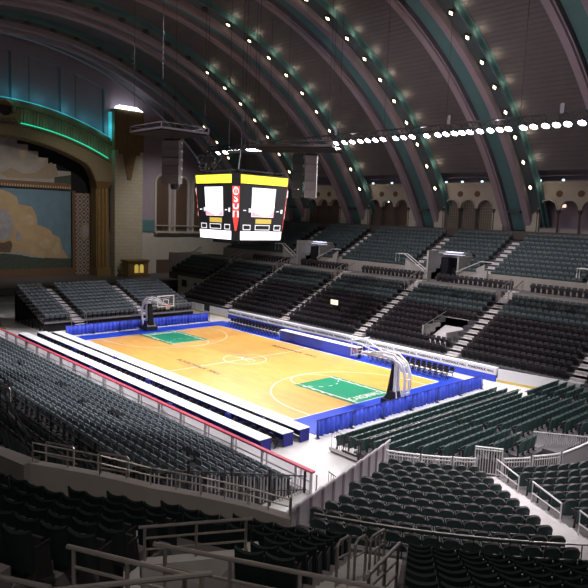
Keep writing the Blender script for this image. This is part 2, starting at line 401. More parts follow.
band('arch_outer_moulding', 37.3, 26.0, 26.9, XW-.2, XW+.9, M['goldb'])
# fluted cove between the mouldings
fb = MB(); q = frange(AX-16.8, 13.6, 150)
for i, (a, b) in enumerate(zip(q, q[1:])):
    x1 = XW+(.35 if i % 2 else .1)
    fb.hexa([(XW-.2, a, ringz(a, 36, 23.9)), (XW-.2, b, ringz(b, 36, 23.9)), (x1, b, ringz(b, 36, 23.9)), (x1, a, ringz(a, 36, 23.9)),
             (XW-.2, a, ringz(a, 37, 26.05)), (XW-.2, b, ringz(b, 37, 26.05)), (x1+.3, b, ringz(b, 37, 26.05)), (x1+.3, a, ringz(a, 37, 26.05))])
struct('arch_fluted_cove', fb, M['flute'])
def cove(name, label, R, ap, x, y0, y1, m, th=.1):
    mb = MB(); q = frange(y0, y1, 30)
    mb.tube([(x, a, ringz(a, R, ap)) for a in q], th, 6); o = mb.obj(name, m); o['label'] = label; o['category'] = 'lamp'
cove('cove_light', 'glowing green strip light along the cove of the stage arch', 36, 23.95, XW+.75, -.2, 12.9, M['cove_green'], .09)
cove('cove_light', 'faint aqua strip light on top of the stage arch moulding', 37.3, 27.05, XW+.75, -9, 13.3, M['cove_aqua'], .06)
# inner mottled band: from the soffit of the opening up to the cove
mb = MB(); q = frange(AX-(YO-AX), YO, 44)
def zin(y):
    d = abs(y-AX); z = ringz(AX+d, 28.7, 21.9); k = max(0, d-12.6)
    return z-.75*k*k
for a, b in zip(q, q[1:]):
    mb.hexa([(XW-1.4, a, zin(a)), (XW-1.4, b, zin(b)), (XW+.6, b, zin(b)), (XW+.6, a, zin(a)), (XW-1.4, a, ringz(a, 35.5, 23.7)), (XW-1.4, b, ringz(b, 35.5, 23.7)), (XW+.6, b, ringz(b, 35.5, 23.7)), (XW+.6, a, ringz(a, 35.5, 23.7))])
mb.hexa([(XW-1.4, YO, 16.2), (XW-1.4, 13.6, 16.2), (XW+.6, 13.6, 16.2), (XW+.6, YO, 16.2), (XW-1.4, YO, ringz(YO, 35.5, 23.7)), (XW-1.4, 13.6, 20.2), (XW+.6, 13.6, 20.2), (XW+.6, YO, ringz(YO, 35.5, 23.7))])
struct('arch_inner_band', mb, M['mottle'])
rr = MB(); rr.tube([(XW+.7, a, zin(a)+.12) for a in q], .16, 8); rr.tube([(XW+.66, a, ringz(a, 35.5, 23.65)) for a in frange(-19, 13.3, 44)], .14, 6); struct('arch_bead', rr, M['goldb'])
# medallion ring at the crown
rg = MB(); pr = []
for j in range(25):
    t = 2*PI*j/24; pr.append((XW+1.0, -2.35+1.15*math.cos(t), 25.45+1.15*math.sin(t)))
rg.tube(pr, .3, 8, False); rg.k = 1
rg.prism([(-2.35+1.0*math.cos(2*PI*j/20), 25.45+1.0*math.sin(2*PI*j/20)) for j in range(20)], lambda a, b, d: (d, a, b), XW+.5, XW+.8)
rg.k = 0; rg.prism([(-.9+.7*c, 24.9+.75*s) for c, s in ((0, -1), (.8, -.6), (1, 0), (.6, .7), (0, 1), (-.6, .6), (-.7, 0), (-.5, -.7))], lambda a, b, d: (d, a, b), XW+.5, XW+.95)
rg.obj('arch_medallion', [M['goldp'], M['recess']], label='round gilded medallion at the crown of the stage arch', cat='ornament')
# gilded pilasters beside the opening
def pilaster(y0, y1, label):
    t = thing('gilded_pilaster', label, 'pilaster', (XW, (y0+y1)/2, 1.95))
    w = (y1-y0)/2
    MB().box(-1.4, .5, -w, w, 0, 14.4).obj('shaft_panel', M['goldb'], t)
    c = MB()
    for k in range(3): c.tube([(.6, -w+.45+k*(2*w-.9)/2, 1.2), (.6, -w+.45+k*(2*w-.9)/2, 13.6)], .26, 8)
    c.obj('column_shafts', M['goldp'], t)
    MB().box(-1.4, 1.1, -w-.1, w+.1, 0, 1.2).obj('plinth', M['goldp'], t)
    MB().hexa([(-1.4, -w, 13.6), (.8, -w, 13.6), (.8, w, 13.6), (-1.4, w, 13.6), (-1.4, -w-.25, 14.6), (1.2, -w-.25, 14.6), (1.2, w+.25, 14.6), (-1.4, w+.25, 14.6)]).obj('capital', M['goldb'], t)
pilaster(11.0, 13.1, 'tall gilded pilaster with round shafts at the right of the stage opening')
# pier with brown cap and white uplight
t = MB(); t.box(XW-.3, XW+1.6, 13.6, 18.4, 1.95, 21.5); struct('stage_pier', t, M['pier'])
t = MB(); t.box(XW-.3, XW+1.7, 13.5, 18.5, 21.5, 27.7); t.box(XW+1.65, XW+1.95, 15.2, 16.9, 22.5, 26.5); t.box(XW+1.6, XW+1.8, 14.2, 17.8, 20.9, 21.5); t.hexa([(XW+1.6, 15.7, 17), (XW+1.75, 15.7, 17), (XW+1.75, 16.3, 17), (XW+1.6, 16.3, 17), (XW+1.6, 14.9, 20.9), (XW+1.85, 14.9, 20.9), (XW+1.85, 17.1, 20.9), (XW+1.6, 17.1, 20.9)])
struct('pier_cap', t, M['goldb'])
t = MB(); t.hexa([(XW+.3, 13.9, 27.7), (XW+1.9, 13.9, 27.7), (XW+1.9, 18.3, 27.7), (XW+.3, 18.3, 27.7), (XW+.5, 14.3, 28.3), (XW+1.7, 14.3, 28.3), (XW+1.7, 17.2, 28.3), (XW+.5, 17.2, 28.3)])
t.obj('pier_uplight', M['capglow'], label='bright white uplight on top of the stage pier', cat='lamp')
t = MB(); t.box(XW+.3, XW+.9, 13.15, 13.45, 22.8, 27.2); t.obj('pier_strip_light', M['cove_aqua'], label='bright aqua vertical strip light on the left side of the stage pier', cat='lamp')
t = MB(); t.box(XW, XW+.35, 18.45, 18.75, 3, 26); struct('aqua_lit_edge', t, M['teal'])  # teal colour stands in for the aqua light on this corner

# scenery: black surround, stepped tableau, painted sky drop, patterned side panel
X0 = XW-2.6
MB().box(X0-.4, X0-.2, -26, 12.5, 1.95, 24).obj('black_drape', M['black'], label='black drape filling the top of the stage opening', cat='curtain')
def yzp(mb, poly, d0, d1): mb.prism([(-32.75+(a+32.75)*1.028, max(1.96, 12.24+(b-12.24)*1.028)) for a, b in poly], lambda a, b, d: (X0+d, a, b), d0, d1)
sc = MB()
yzp(sc, [(-22, 3.3), (7.2, 3.3), (7.2, 15.0), (-22, 15.0)], 0, .1)
sc.k = 1        # stepped cloud bank, rising to the left
yzp(sc, [(-22, 4.4), (6.9, 4.4), (6.3, 5.6), (5.9, 6.1), (5.4, 7.9), (4.4, 8.3), (4.1, 8.9), (3.4, 9.3), (2.2, 9.7), (2.0, 11.2), (1.4, 12.3), (.6, 12.4), (-.4, 12.6), (-.7, 13.6), (-1.7, 14.2), (-3, 14.6), (-5, 14.8), (-22, 14.8)], .1, .13)
sc.k = 6
yzp(sc, [(.2, 10.6), (1.0, 11.2), (1.5, 10.9), (1.7, 9.7), (1.0, 9.4), (.3, 9.9)], .13, .15)
yzp(sc, [(2.4, 7.0), (3.3, 7.9), (4.0, 7.4), (4.2, 6.3), (3.0, 6.1)], .13, .15)
yzp(sc, [(4.3, 6.0), (5.0, 7.2), (5.4, 6.7), (5.5, 5.3), (4.6, 5.2)], .13, .15)
sc.k = 2        # sea
yzp(sc, [(-22, 3.3), (7.2, 3.3), (7.2, 4.7), (5.2, 4.75), (3, 4.9), (1.2, 5.2), (-.6, 5.5), (-2.4, 5.7), (-5, 5.5), (-22, 5.4)], .13, .16)
sc.k = 3        # foam
yzp(sc, [(-5, 5.3), (-2.6, 5.6), (-.4, 5.35), (1.2, 5.0), (3.2, 4.8), (3, 4.95), (1.2, 5.35), (-.4, 5.75), (-2.4, 6.1), (-5, 5.9)], .16, .18)
sc.k = 4        # ship hull
yzp(sc, [(-9, 6.0), (-8.6, 7.9), (-5, 7.3), (-2.6, 7.1), (-1.7, 7.4), (-1.4, 6.9), (-1.7, 5.7), (-3, 5.8)], .16, .19)
sc.k = 5        # sails
yzp(sc, [(-4.5, 7.5), (-3.4, 12.2), (-2.4, 11.6), (-1.6, 10.2), (-1.5, 8.5), (-2.0, 7.5)], .19, .21)
yzp(sc, [(-2.6, 11.8), (-1.9, 11.5), (-1.3, 10.3), (-1.3, 8.7), (-1.7, 8.2), (-1.75, 9.8), (-2.1, 11)], .21, .23)
yzp(sc, [(-.9, 7.6), (.1, 7.2), (-.2, 8.3), (-.7, 8.9)], .16, .19)
sc.obj('painted_stage_drop', [M[k] for k in ('sky_paint', 'cloud_paint', 'sea_paint', 'foam_paint', 'ship_paint', 'sail_paint', 'cloud_light')], label='painted stage drop with blue sky, tan clouds, sailing ship and green sea', cat='backdrop')
sc = MB()
steps = [(7.1, 17.7), (4.9, 17.7), (4.9, 18.6), (3.7, 18.6), (3.7, 19.4), (2.3, 19.4), (2.3, 20.2), (.9, 20.2), (.9, 21.0), (-.6, 21.0), (-.6, 21.8), (-2, 21.8), (-2, 22.2), (-22, 22.2)]
yzp(sc, [(-22, 15.9), (7.1, 15.9)]+steps, .3, .4)
sc.k = 1
yzp(sc, [(-3, 16.7), (-1.5, 17.6), (.3, 16.9), (2.0, 17.2), (3.2, 18.2), (4.2, 18.8), (5.0, 18.0), (5.2, 17.0), (4.2, 16.4), (1, 16.3), (-2, 16.2)], .4, .42)
sc.k = 2
yzp(sc, [(-.2, 20.1), (.7, 20.3), (.7, 19.4), (.2, 19.0), (-.3, 19.4)], .4, .42); yzp(sc, [(2.4, 19.2), (3.5, 19.3), (3.0, 18.7), (2.4, 18.7)], .4, .42)
sc.k = 4; yzp(sc, [(4.6, 16.7), (7.1, 17.2), (7.1, 15.9), (4.6, 15.9)], .4, .41)
sc.k = 3; yzp(sc, [(-22, 15.0), (7.1, 15.0), (7.1, 15.9), (-22, 15.9)], .3, .5)
sc.k = 2
for j in range(44): yzp(sc, [(7.0-j*.36, 15.12), (6.84-j*.36, 15.12), (6.84-j*.36, 15.42), (7.0-j*.36, 15.42)], .5, .53)
sc.obj('stepped_scenery_border', [M[k] for k in ('tableau', 'figures', 'cloud_light', 'brownband', 'sea_paint')], label='upper stage border with stair-stepped edge, pale clouds and ochre figures', cat='backdrop')
# patterned side panel
pm = bpy.data.materials.new('diaper_pattern'); pm.use_nodes = True; nt = pm.node_tree; b = nt.nodes['Principled BSDF']; b.inputs['Roughness'].default_value = .85
tc = nt.nodes.new('ShaderNodeTexCoord'); mp = nt.nodes.new('ShaderNodeMapping'); mp.inputs['Rotation'].default_value = (rad(45), 0, 0); mp.inputs['Scale'].default_value = (0, 1.3, 1.3)
ck = nt.nodes.new('ShaderNodeTexVoronoi'); ck.distance = 'CHEBYCHEV'; ck.inputs['Scale'].default_value = .85; ck.inputs['Randomness'].default_value = 0
cr = nt.nodes.new('ShaderNodeValToRGB'); e = cr.color_ramp.elements; e[0].color = (.045, .035, .035, 1); e[0].position = .14; e[1].color = (.36, .30, .25, 1); e[1].position = .2
e2 = cr.color_ramp.elements.new(.40); e2.color = (.27, .22, .19, 1); e3 = cr.color_ramp.elements.new(.45); e3.color = (.13, .07, .06, 1)
nt.links.new(tc.outputs['Object'], mp.inputs[0]); nt.links.new(mp.outputs[0], ck.inputs['Vector']); nt.links.new(ck.outputs['Distance'], cr.inputs[0]); nt.links.new(cr.outputs[0], b.inputs['Base Color'])
sc = MB(); yzp(sc, [(7.75, 2.2), (10.7, 2.2), (10.7, 14.6), (7.75, 14.6)], .3, .5)
sc.k = 1; yzp(sc, [(7.25, 2.2), (7.75, 2.2), (7.75, 14.9), (7.25, 14.9)], .3, .55)
sc.k = 2; yzp(sc, [(9.25+.85*math.cos(2*PI*j/20), 8.9+1.25*math.sin(2*PI*j/20)) for j in range(20)], .5, .55)
sc.k = 3; yzp(sc, [(9.25+.45*math.cos(2*PI*j/20), 8.9+.85*math.sin(2*PI*j/20)) for j in range(20)], .55, .58)
sc.obj('patterned_scenery_panel', [pm, M['brownband'], M['figures'], M['sail_paint']], label='tall diamond-patterned scenery panel with an oval badge, beside the painted drop', cat='backdrop')
sc = MB(); yzp(sc, [(-22, 2.0), (7.25, 2.0), (7.25, 3.3), (-22, 3.3)], -.1, .5); sc.obj('scenery_base', M['brownband'], label='low brown base board under the painted stage drop', cat='board')

# wall to the right of the pier
t = MB(); t.box(XW-.5, XW+.05, 18.6, 37.6, 0, 8.9); struct('wall_stage_lower', t, M['cream'])
t = MB(); t.box(XW-.1, XW+.2, 18.6, 21.3, 8.9, 10.8); struct('trim_2', t, M['teal'])
t = MB(); t.box(XW-.1, XW+.7, 21.3, 37.6, 8.7, 9.0); t.box(XW+.5, XW+.6, 21.3, 37.6, 9.9, 10.05); struct('balcony_ledge', t, M['cream'])
wf = MB(); wd = MB(); wl = MB()
for c in (22.9, 26.6, 30.3, 34.0):
    k = 10; w = 1.35; zs = 17.0
    pts = [(c+w, 9.0), ]+[(c+w*math.cos(PI*j/k), zs+w*math.sin(PI*j/k)) for j in range(k+1)]+[(c-w, 9.0)]
    wd.prism(pts, lambda a, b, d: (d, a, b), XW, XW+.08)
    for (a, za), (b_, zb_) in zip(pts, pts[1:]): wf.bar((XW+.15, a, za), (XW+.15, b_, zb_), .34, .4, (1, 0, 0))
    for j in range(-2, 3): wl.box(XW+.08, XW+.14, c+j*.5-.04, c+j*.5+.04, 9, 17.6)
    for j in range(16): wl.box(XW+.08, XW+.14, c-1.3, c+1.3, 9.4+.52*j, 9.45+.52*j)
struct('window_2', wd, M['doorbrown']); struct('window_2_frame', wf, M['cream']); struct('window_2_lattice', wl, M['brownband'])
t = MB(); t.box(XW, XW+.25, 21.9, 25.8, 1.95, 4.2); struct('door_1', t, M['doorbrown'])
# ornate organ console in front of the pier
t = thing('ornate_gold_cabinet', 'small ornate gold arched cabinet standing on the stage before the pier', 'cabinet', (XW+3.2, 16.3, 1.95))
MB().box(-1, 1, -1.75, 1.75, .25, 2.3).obj('body', M['goldp'], t); MB().box(-1.2, 1.2, -2.1, 2.1, 0, .25).obj('plinth', M['brownband'], t); MB().box(-1.15, 1.15, -1.95, 1.95, 2.3, 2.6).obj('cornice', M['goldb'], t)
for c in (-.35, .55):
    MB().prism([(c+.33, .6)]+[(c+.33*math.cos(PI*j/8), 1.6+.33*math.sin(PI*j/8)) for j in range(9)]+[(c-.33, .6)], lambda a, b, d: (d, a, b), 1.0, 1.06).obj('arched_panel', M['scrtan'], t)
pl = thing('potted_plant', 'low dark leafy potted plant on the stage left of the gold cabinet', 'plant', (XW+3.2, 13.6, 1.95)); MB().lathe([(.0, 0), (.3, 0), (.4, .5), (.0, .5)], n=10).obj('pot', M['doorbrown'], pl)
lf = MB()
for j in range(26):
    a = random.random()*2*PI; r = .3+random.random()*.7; h = .6+random.random()*1.0
    lf.add([(0, 0, .45), (r*.5*math.cos(a-.2), r*.5*math.sin(a-.2), h), (r*math.cos(a), r*math.sin(a), h*.8), (r*.5*math.cos(a+.2), r*.5*math.sin(a+.2), h)], [(0, 1, 2, 3)])
lf.obj('foliage', mat('dark_leaf', (.03, .06, .03), .6), pl)
# ================================================================== BASKETBALL COURT
def text_mesh(name, body, size, m, space=1.0, extr=.002, bold=0.):
    cu = bpy.data.curves.new(name, 'FONT'); cu.body = body; cu.size = size; cu.extrude = extr; cu.align_x = 'CENTER'; cu.align_y = 'CENTER'; cu.space_character = space; cu.offset = bold
    o = bpy.data.objects.new(name, cu); COL.objects.link(o); bpy.context.view_layer.update()
    dg = bpy.context.evaluated_depsgraph_get(); me = bpy.data.meshes.new_from_object(o.evaluated_get(dg)); me.name = name
    bpy.data.objects.remove(o); me.materials.clear(); me.materials.append(m); return me
HL, HW = 14.33, 7.62; ZC = .045
court = thing('basketball_court', 'wooden basketball court with green lanes and white lines in the arena centre', 'court', (0, 0, 0))
MB().box(-HL, HL, -HW, HW+.1, .005, ZC).obj('maple_floor', M['wood'], court)
ap = MB(); ap.box(-16.6, -HL, -8.3, 8.3, .005, ZC-.005); ap.box(HL, 16.9, -8.3, 8.7, .005, ZC-.005); ap.box(-16.6, 16.9, HW+.1, 9.9, .004, ZC-.006)
ap.obj('blue_border', M['bluefloor'], court)
W_ = .075
ln = MB(); zt = ZC+.006
def flat(mb, x0, x1, y0, y1, z=zt): mb.box(x0, x1, y0, y1, ZC-.01, z)
def ring(mb, cx, cy, r, a0, a1, w=.07, n=40, z=zt):
    A = [(cx+(r-w/2)*math.cos(t), cy+(r-w/2)*math.sin(t), z) for t in frange(a0, a1, n)]
    B = [(cx+(r+w/2)*math.cos(t), cy+(r+w/2)*math.sin(t), z) for t in frange(a0, a1, n)]
    mb.strip(A, B)
flat(ln, -HL, HL, HW-.05, HW+.1); flat(ln, -HL, HL, -HW, -HW+.16); flat(ln, -HL, -HL+.07, -HW, HW); flat(ln, HL-.07, HL, -HW, HW)
flat(ln, -.035, .035, -HW, HW); ring(ln, 0, 0, 1.83, 0, 2*PI); 
for s in (1, -1):
    bx = s*(HL-1.575)
    a = rad(180 if s > 0 else 0)
    ring(ln, bx, 0, 6.1, a-PI/2, a+PI/2, n=60); 
    for q in (1, -1): flat(ln, min(bx, s*HL), max(bx, s*HL), q*6.1-.035, q*6.1+.035)
    ring(ln, s*(HL-5.8), 0, 1.83, a-PI/2, a+PI/2)
ln.obj('line_markings', M['line'], court)
for s in (1, -1):
    xa, xb = sorted((s*(HL-.05), s*(HL-5.85)))
    g = MB(); flat(g, xa, xb, -2.12, 2.12, zt+.004); g.obj('lane_paint', M['green'], court, label='green painted lane of the basketball court')
    w = MB(); z2 = zt+.01
    for q in (1, -1):
        flat(w, xa, xb, q*1.72-.05, q*1.72+.05, z2)
        for d in (2.4, 3.2, 4.1, 5.0): x = s*(HL-d); flat(w, x-.16, x+.16, q*1.80-.10, q*1.80+.10, z2)
    a = rad(180 if s > 0 else 0)
    for j in range(7):
        t0 = a+PI/2+PI*(j+.1)/7; ring(w, s*(HL-5.8), 0, 1.75, t0, t0+PI*.45/7, .09, 5, z2)
    flat(w, min(s*(HL-5.78), s*(HL-5.70)), max(s*(HL-5.78), s*(HL-5.70)), -1.7, 1.7, z2) if s < 0 else None
    w.obj('lane_lines', M['line'], court)
    t = put('lane_lettering', text_mesh('lane_lettering', 'CARDINALS', .78, M['line'], 1.0), court, loc=(s*(HL-.75), 0, z2+.002)); t.rotation_euler = (0, 0, rad(90 if s > 0 else -90)); t.scale = (.78, 1.25, 1)
for (yy, rz) in ((-4.75, 0), (5.7, 0)):
    t = put('court_lettering', text_mesh('court_lettering', 'BOARDWALK  HALL', .62, M['courtgrey'], 1.0, .002, .012), court, loc=(0, yy, zt+.002)); t.scale = (1.05, 1, 1)
    t = put('court_lettering', text_mesh('court_small_lettering', 'A T L A N T I C', .26, M['courtgrey'], 1.0), court, loc=(-1.0, yy-.62, zt+.002))
t = put('centre_mark', text_mesh('centre_mark', 'AC', .95, M['line'], 1.0), court, loc=(0, 0, zt+.002)); t.scale = (1.7, 1, 1)

# ---- basketball hoops
def hoop(sx, label):
    t = thing('basketball_hoop', label, 'basketball hoop', (sx*12.8, 0, ZC), 0 if sx > 0 else PI)     # local +x points away from the court
    b = MB(); b.box(2.55, 4.15, -.62, .62, .06, .42); b.hexa([(2.65, -.5, .42), (3.6, -.5, .42), (3.6, .5, .42), (2.65, .5, .42), (3.0, -.4, .95), (3.5, -.4, .95), (3.5, .4, .95), (3.0, .4, .95)]); b.obj('base', M['blackmetal'], t)
    w = MB()
    for x in (2.8, 4.0):
        for y in (-.5, .5): w.tube([(x, y-.04, .06), (x, y+.04, .06)], .06, 10)
    w.obj('castors', M['blackmetal'], t)
    MB().hexa([(2.72, -.30, .5), (2.98, -.30, .5), (2.98, .30, .5), (2.72, .30, .5), (3.02, -.2, 2.75), (3.2, -.2, 2.75), (3.2, .2, 2.75), (3.02, .2, 2.75)]).obj('front_pad', M['black'], t)
    m = MB(); m.bar((3.3, -.16, .6), (3.32, -.16, 2.95), .15); m.bar((3.3, .16, .6), (3.32, .16, 2.95), .15); m.bar((3.05, 0, .9), (3.3, 0, 1.5), .1); m.bar((3.6, -.3, .5), (3.35, -.16, 1.4), .08); m.bar((3.6, .3, .5), (3.35, .16, 1.4), .08)
    m.obj('mast', M['white'], t)
    bm = MB()
    for q in (-.26, .26):
        P = [(4.0, q, .42), (4.2, q, 1.5), (4.15, q, 2.3), (3.7, q, 2.85), (3.1, q, 3.12), (2.3, q, 3.18), (1.3, q*.8, 3.08), (.35, q*.7, 3.05)]
        for a, c in zip(P, P[1:]): bm.bar(a, c, .13, .17)
        P2 = [(3.9, q, 2.95), (3.2, q, 3.42), (2.3, q, 3.42), (1.2, q*.9, 3.2)]
        for a, c in zip([(4.2, q, 2.3)]+P2, P2): bm.bar(a, c, .1)
    for x, z in ((4.22, 1.0), (4.28, 1.9), (3.9, 2.7), (3.1, 3.2), (2.2, 3.3), (1.3, 3.1)): bm.bar((x, -.26, z), (x, .26, z), .1)
    bm.bar((2.3, -.2, 3.2), (.2, -.55, 3.75), .07); bm.bar((2.3, .2, 3.2), (.2, .55, 3.75), .07)
    bm.obj('boom', M['white'], t)
    MB().box(.0, .03, -.9, .9, 2.87, 3.92).obj('backboard', M['acrylic'], t)
    f = MB()
    for z in (2.87, 3.92): f.bar((.015, -.93, z), (.015, .93, z), .07)
    for y in (-.91, .91): f.bar((.015, y, 2.85), (.015, y, 3.94), .07)
    for y in (-.3, .3): f.bar((-.02, y, 3.08), (-.02, y, 3.53), .05)
    f.bar((-.02, -.3, 3.53), (-.02, .3, 3.53), .05); f.bar((-.02, -.3, 3.08), (-.02, .3, 3.08), .05)
    f.obj('backboard_frame', M['white'], t)
    r = MB(); r.tube([(-.38+.235*math.cos(2*PI*j/20), .235*math.sin(2*PI*j/20), 3.05) for j in range(21)], .02, 6, False); r.box(-.16, 0, -.09, .09, 2.98, 3.05); r.obj('rim', M['orange'], t)
    nb = MB()
    for k in range(12):
        a = 2*PI*k/12
        for d in (1, -1): nb.tube([(-.38+.23*math.cos(a), .23*math.sin(a), 3.04), (-.38+.17*math.cos(a+d*.35), .17*math.sin(a+d*.35), 2.82), (-.38+.12*math.cos(a+d*.6), .12*math.sin(a+d*.6), 2.6)], .008, 4, False)
    nb.obj('net', M['net'], t)
    return t
hoop(1, 'white portable basketball hoop at the near end, beside the blue drape')
hoop(-1, 'white portable basketball hoop at the far end before the stage risers')

# ---- blue drapes behind both baselines
def drape(x, y0, y1, h, label, ny):
    t = thing('pipe_and_drape', label, 'drape', (x, (y0+y1)/2, 0)); w = (y1-y0)/2
    mb = MB(); N = int((y1-y0)*14); A = []; B = []
    for i in range(N+1):
        y = -w+2*w*i/N; d = .05*math.sin(i*1.1)+.03*math.sin(i*.37+1)
        A.append((d*1.5, y, .03)); B.append((d*.4, y, h))
    mb.strip(A, B); o = mb.obj('drape_cloth', M['blue'], t); smooth(o.data); sm = o.modifiers.new('t', 'SOLIDIFY'); sm.thickness = .015
    MB().tube([(0, -w, h), (0, w, h)], .03, 6).obj('top_rail', M['bluedeep'], t)
    for k in range(ny+1):
        y = -w+2*w*k/ny; p = MB(); p.tube([(.1, y, 0), (.1, y, h)], .025, 6); p.lathe([(0, 0), (.16, 0), (.16, .02), (0, .03)], (.1, y, 0), 10); p.obj('upright', M['raildark'], t)
drape(17.3, -8.6, 8.75, 1.0, 'blue pleated drape on posts behind the near basket', 6)
drape(-17.3, -8.3, 8.4, 1.0, 'blue pleated drape on posts behind the far basket', 6)

# ---- folding chair (template with parts)
def folding_chair_parts(t, seat_m, leg_m):
    sm = MB().hexa([(-.21, -.2, .42), (.21, -.2, .42), (.21, .2, .45), (-.21, .2, .45), (-.21, -.2, .46), (.21, -.2, .46), (.21, .2, .49), (-.21, .2, .49)])
    sm.obj('seat', seat_m, t)
    bk = MB(); n = 6
    A = [(-.21+.42*i/n, -.23-.03*math.sin(PI*i/n), .55) for i in range(n+1)]; B = [(-.21+.42*i/n, -.29-.03*math.sin(PI*i/n), .86-.03*abs(2*i/n-1)**3) for i in range(n+1)]
    bk.strip(A, B); bk.strip([(x, y+.03, z) for x, y, z in B], [(x, y+.03, z) for x, y, z in A]); bk.strip(B, [(x, y+.03, z) for x, y, z in B])
    bk.obj('backrest', seat_m, t)
    for q in (-1, 1):
        MB().bar((q*.2, -.29, .8), (q*.22, .22, 0), .025).obj('leg', leg_m, t)
        MB().bar((q*.19, .1, .45), (q*.21, -.24, 0), .025).obj('leg', leg_m, t)
fc = thing('folding_chair', 'x', 'chair'); folding_chair_parts(fc, M['capblack'], M['frame']); FCU = [0]
def fchair(x, y, z, az, label, group):
    rz = rad(az-90)
    if FCU[0] == 0:
        fc.location = (x, y, z); fc.rotation_euler = (0, 0, rz); fc['label'] = label; fc['group'] = group; FCU[0] = 1; return fc
    return copy_tree(fc, (x, y, z), rz, label, group)

# ---- press tables: three long rows along the near sideline, each with a row of chairs behind
ROWS = [('front', -9.82, .0, .76, 13, -16.4), ('middle', -11.04, .0, .78, 13, -16.9), ('rear', -12.61, .0, .78, 13, -17.3)]
CHY = {'front': -10.02, 'middle': -11.33, 'rear': -12.98}
for rn, yc, zb, h, nt_, xl in ROWS:
    L = (17.3-xl)/nt_
    for i in range(nt_):
        x = xl+L*(i+.5); k = nt_-i
        t = thing('press_table', 'white topped blue skirted table, %s from right in the %s press row' % (nth(k), rn), 'table', (x, yc+.3, zb), 0, 'press tables in the %s row' % rn)
        MB().box(-L/2+.005, L/2-.005, -.41, .41, h-.035, h).obj('tabletop', M['white'], t)
        s = MB(); hx = L/2-.01; hy = .39; N = 40; A = []; B = []
        P = [(-hx, -hy), (-hx, hy), (hx, hy), (hx, -hy)]
        for (xa, ya), (xb, yb) in zip(P, P[1:]):
            for j in range(12):
                u = j/12; o = .012*math.sin(j*2.1); A.append((xa+(xb-xa)*u+o*(ya != yb), ya+(yb-ya)*u+o*(ya == yb), .02)); B.append((xa+(xb-xa)*u, ya+(yb-ya)*u, h-.035))
        s.strip(A, B); s.obj('table_skirt', M['bluedeep'], t)
        for q in (-1, 1):
            MB().bar((q*(hx-.15), -.2, 0), (q*(hx-.15), -.2, h-.035), .04).obj('leg', M['frame'], t)
    nch = 44 if rn != 'rear' else 44
    for i in range(nch):
        x = 16.9-i*.755
        if random.random() < .04: continue
        fchair(x+random.uniform(-.04, .04), CHY[rn], zb, 90+random.uniform(-4, 4), 'black folding chair behind the %s press table row, %s from its right end' % (rn, nth(i+1)), 'chairs behind the press tables')
for i, (x, yy) in enumerate(((13.2, -11.33), (9.6, -12.98), (4.1, -11.33), (-1.0, -12.98), (-3.2, -10.02), (-7.5, -11.33))):
    tj = MB(); tj.hexa([(-.24, -.3, .5), (.24, -.3, .5), (.24, -.2, .5), (-.24, -.2, .5), (-.22, -.34, .95), (.22, -.34, .95), (.22, -.22, .95), (-.22, -.22, .95)])
    o = tj.obj('blue_chair_cover', M['bluedeep'], label='navy cloth draped over a chair back in the press rows, %s from the right' % nth(i+1), cat='cloth', group='navy cloths on press row chairs'); o.location = (x, yy-.03, 0)

# ---- red capped dasher rail behind the press rows
YR = -13.75
t = thing('dasher_rail', 'long white panelled dasher board with red top rail behind the press tables', 'barrier', (0, YR, 0))
MB().box(-34, 22.3, -.13, .09, .98, 1.06).obj('top_rail', M['red'], t, label='red top rail')
for i in range(24):
    x0 = -34+i*2.4; x1 = min(x0+2.36, 22.25); MB().add([(x0+.05, .015, .05), (x1, .015, .05), (x1, .015, .96), (x0+.05, .015, .96)], [(0, 1, 2, 3)]).obj('panel', M['sheetwhite'], t, label='white panel')
po = MB()
for i in range(25):
    x = min(-34+i*2.4, 22.2); p = MB(); p.bar((x, -.06, 0), (x, -.06, 1.0), .09); p.bar((x+.35, -.06, .0), (x+.35, -.06, 1.0), .05); p.obj('post', M['greypanel'], t)
for z in (.5, .05): MB().box(-34, 22.25, -.06, -.02, z, z+.06).obj('rail', M['greypanel'], t)
t2 = thing('folding_barrier', 'small grey tube barrier at the near end of the red rail', 'barrier', (23.3, -13.3, 0), rad(-15))
b = MB(); b.tube([(-.7, 0, 1.0), (.7, 0, 1.0)], .03, 6); b.obj('top_bar', M['rail'], t2)
for k in range(8): MB().tube([(-.7+k*.2, 0, 0), (-.7+k*.2, 0, 1.0)], .015, 5).obj('bar', M['rail'], t2)

# ---- far sideline: scorers table, team benches, dasher boards
for i in range(4):
    L = 10.2/4; x = -4.6+L*(i+.5)
    t = thing('scorers_table', 'blue fronted scorers table with white top, %s from left along the far sideline' % nth(i+1), 'table', (x, 8.3, .04), 0, 'scorers tables on the far sideline')
    MB().box(-L/2, L/2, -.3, .45, .98, 1.03).obj('tabletop', M['white'], t); MB().box(-L/2, L/2, -.3, -.22, 0, .98).obj('front_panel', M['blue'], t)
    for q in (-1, 1): MB().box(q*(L/2-.1)-.03, q*(L/2-.1)+.03, -.1, .3, 0, .98).obj('leg', M['frame'], t)
for i in range(14): fchair(-4.2+i*.7, 9.35, .04, 270+random.uniform(-6, 6), 'black folding chair behind the scorers table, %s from left' % nth(i+1), 'chairs behind the scorers table')
for r in range(2):
    for i in range(15):
        fchair(-13.4+i*.54, 8.55+r*.8, .04, 270, 'black folding chair in the left team bench, %s row, %s from left' % (('front', 'back')[r], nth(i+1)), 'left team bench chairs')
for r in range(2):
    for i in range(15):
        fchair(6.6+i*.54, 8.6+r*.8, .04, 270, 'black folding chair in the right team bench, %s row, %s from left' % (('front', 'back')[r], nth(i+1)), 'right team bench chairs')
YD = 11.5
